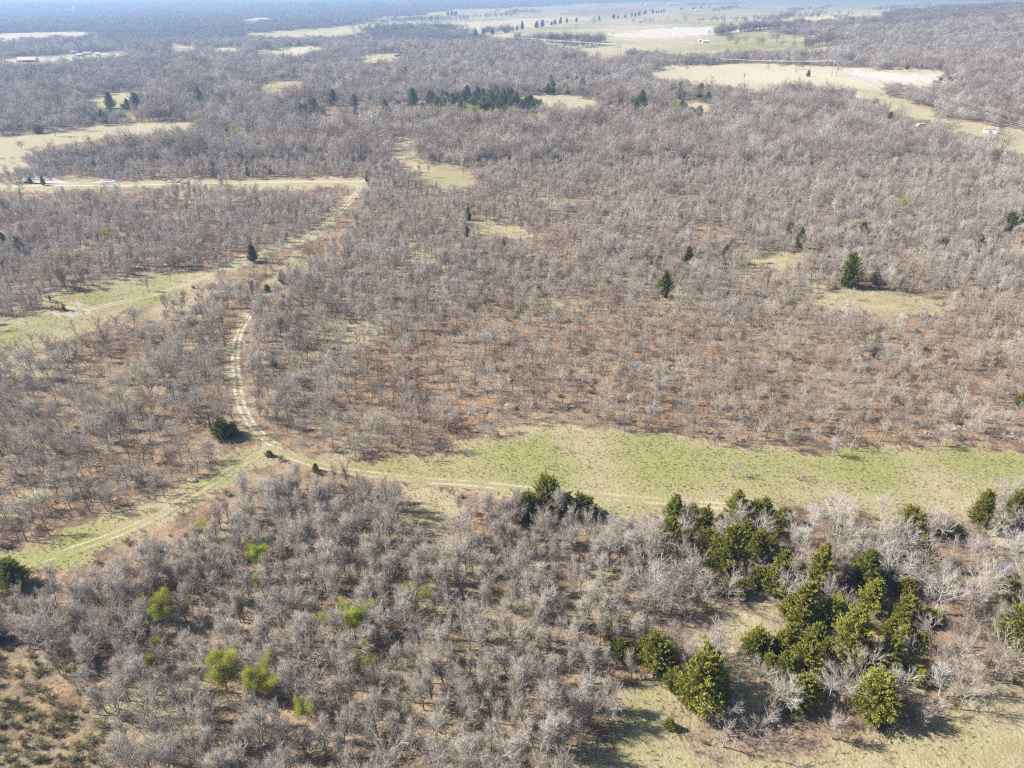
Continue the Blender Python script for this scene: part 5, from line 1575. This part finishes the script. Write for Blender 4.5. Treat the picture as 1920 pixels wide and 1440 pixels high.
# ------------------------------------------------------------------ the power line
def pylon(px, py, hgt, rotz, label):
    gx, gy = G(px, py)
    z = float(height(gx, gy))
    t = thing("transmission_tower", label, "power pylon", (gx, gy, z), rotz, "towers of the power line")
    for sgn in (-1, 1):
        put("leg", MB().bar((sgn * 3.6, 0, -0.5), (sgn * 2.9, 0, hgt), 0.42, 8, 0.32).mesh("leg", [M['pylon_steel']]), t)
    put("crossarm", MB().box((-7.6, -0.22, hgt - 3.1), (7.6, 0.22, hgt - 2.6)).mesh("crossarm", [M['pylon_steel']]), t)
    b = MB(); b.bar((-3.1, 0.1, hgt - 3), (3.3, 0.1, hgt - 10), 0.2); b.bar((3.1, -0.1, hgt - 3), (-3.3, -0.1, hgt - 10), 0.2); b.bar((-3.3, 0, hgt - 10), (3.3, 0, hgt - 10), 0.1)
    put("brace", b.mesh("brace", [M['pylon_steel']]), t)
    for xx in (-6.8, 0, 6.8):
        put("insulator", MB().bar((xx, 0, hgt - 3.1), (xx, 0, hgt - 4.6), 0.13, 8).mesh("insulator", [M['grey_metal']]), t)
    mat = Matrix.Rotation(rotz, 3, 'Z')
    return [Vector((gx, gy, z)) + mat @ Vector((xx, 0, hgt - 4.6)) for xx in (-6.8, 0, 6.8)] + [Vector((gx, gy, z)) + mat @ Vector((xx, 0, hgt)) for xx in (-2.9, 2.9)]
pA = pylon(1563, 143, 23, math.radians(20), "tall grey two-legged pylon in the hay field")
pB = pylon(1160, 102, 21, math.radians(30), "faint two-legged pylon in the pasture by the winding road")
pC = pylon(712, 48, 26, math.radians(30), "far two-legged pylon at the edge of the blue wood")
pD = pylon(2120, 345, 23, math.radians(20), "two-legged pylon beyond the right edge")
def wire(p, q, sag, r, label):
    pts = []
    for i in range(41):
        t = i / 40
        v = p.lerp(q, t); v.z -= sag * 4 * t * (1 - t)
        pts.append(v)
    V, T = tubes(np.array([[tuple(v) for v in pts]]), [r], [r], 5)
    tag(put("power_cable", mesh_from("power_cable", V, T, [M['conductor']])), label, "cable", "cables of the power line")
posn = ["left", "middle", "right"]
for i in range(3):
    wire(pA[i], pD[i], 9.5, 0.065, "%s cable sagging from the hay field pylon to the right edge" % posn[i])
    wire(pA[i], pB[i], 9.0, 0.07, "%s cable from the hay field pylon to the faint pylon" % posn[i])
    wire(pB[i], pC[i], 10.0, 0.14, "%s cable from the faint pylon to the far pylon" % posn[i])
for i in (3, 4):
    wire(pA[i], pD[i], 7.5, 0.07, "%s thin top wire over the cables to the right edge" % ["left", "right"][i - 3])

# ------------------------------------------------------------------ the air: one even box of haze round everything
hm = bpy.data.materials.new("haze")
hm.use_nodes = True
hm.node_tree.nodes.clear()
ho = hm.node_tree.nodes.new("ShaderNodeOutputMaterial")
hv = hm.node_tree.nodes.new("ShaderNodeVolumePrincipled")
hv.inputs["Color"].default_value = (*HAZE_COLOR, 1)
hv.inputs["Absorption Color"].default_value = (0.22, 0.22, 0.22, 1)
hv.inputs["Density"].default_value = HAZE_DENSITY
hv.inputs["Anisotropy"].default_value = 0.25
hm.node_tree.links.new(hv.outputs[0], ho.inputs["Volume"])
b = MB(); b.box((-50000, -50000, -45), (50000, 50000, 118))
tag(put("haze", b.mesh("haze", [hm])), "thin blue haze over the far woods", "haze", kind="stuff")
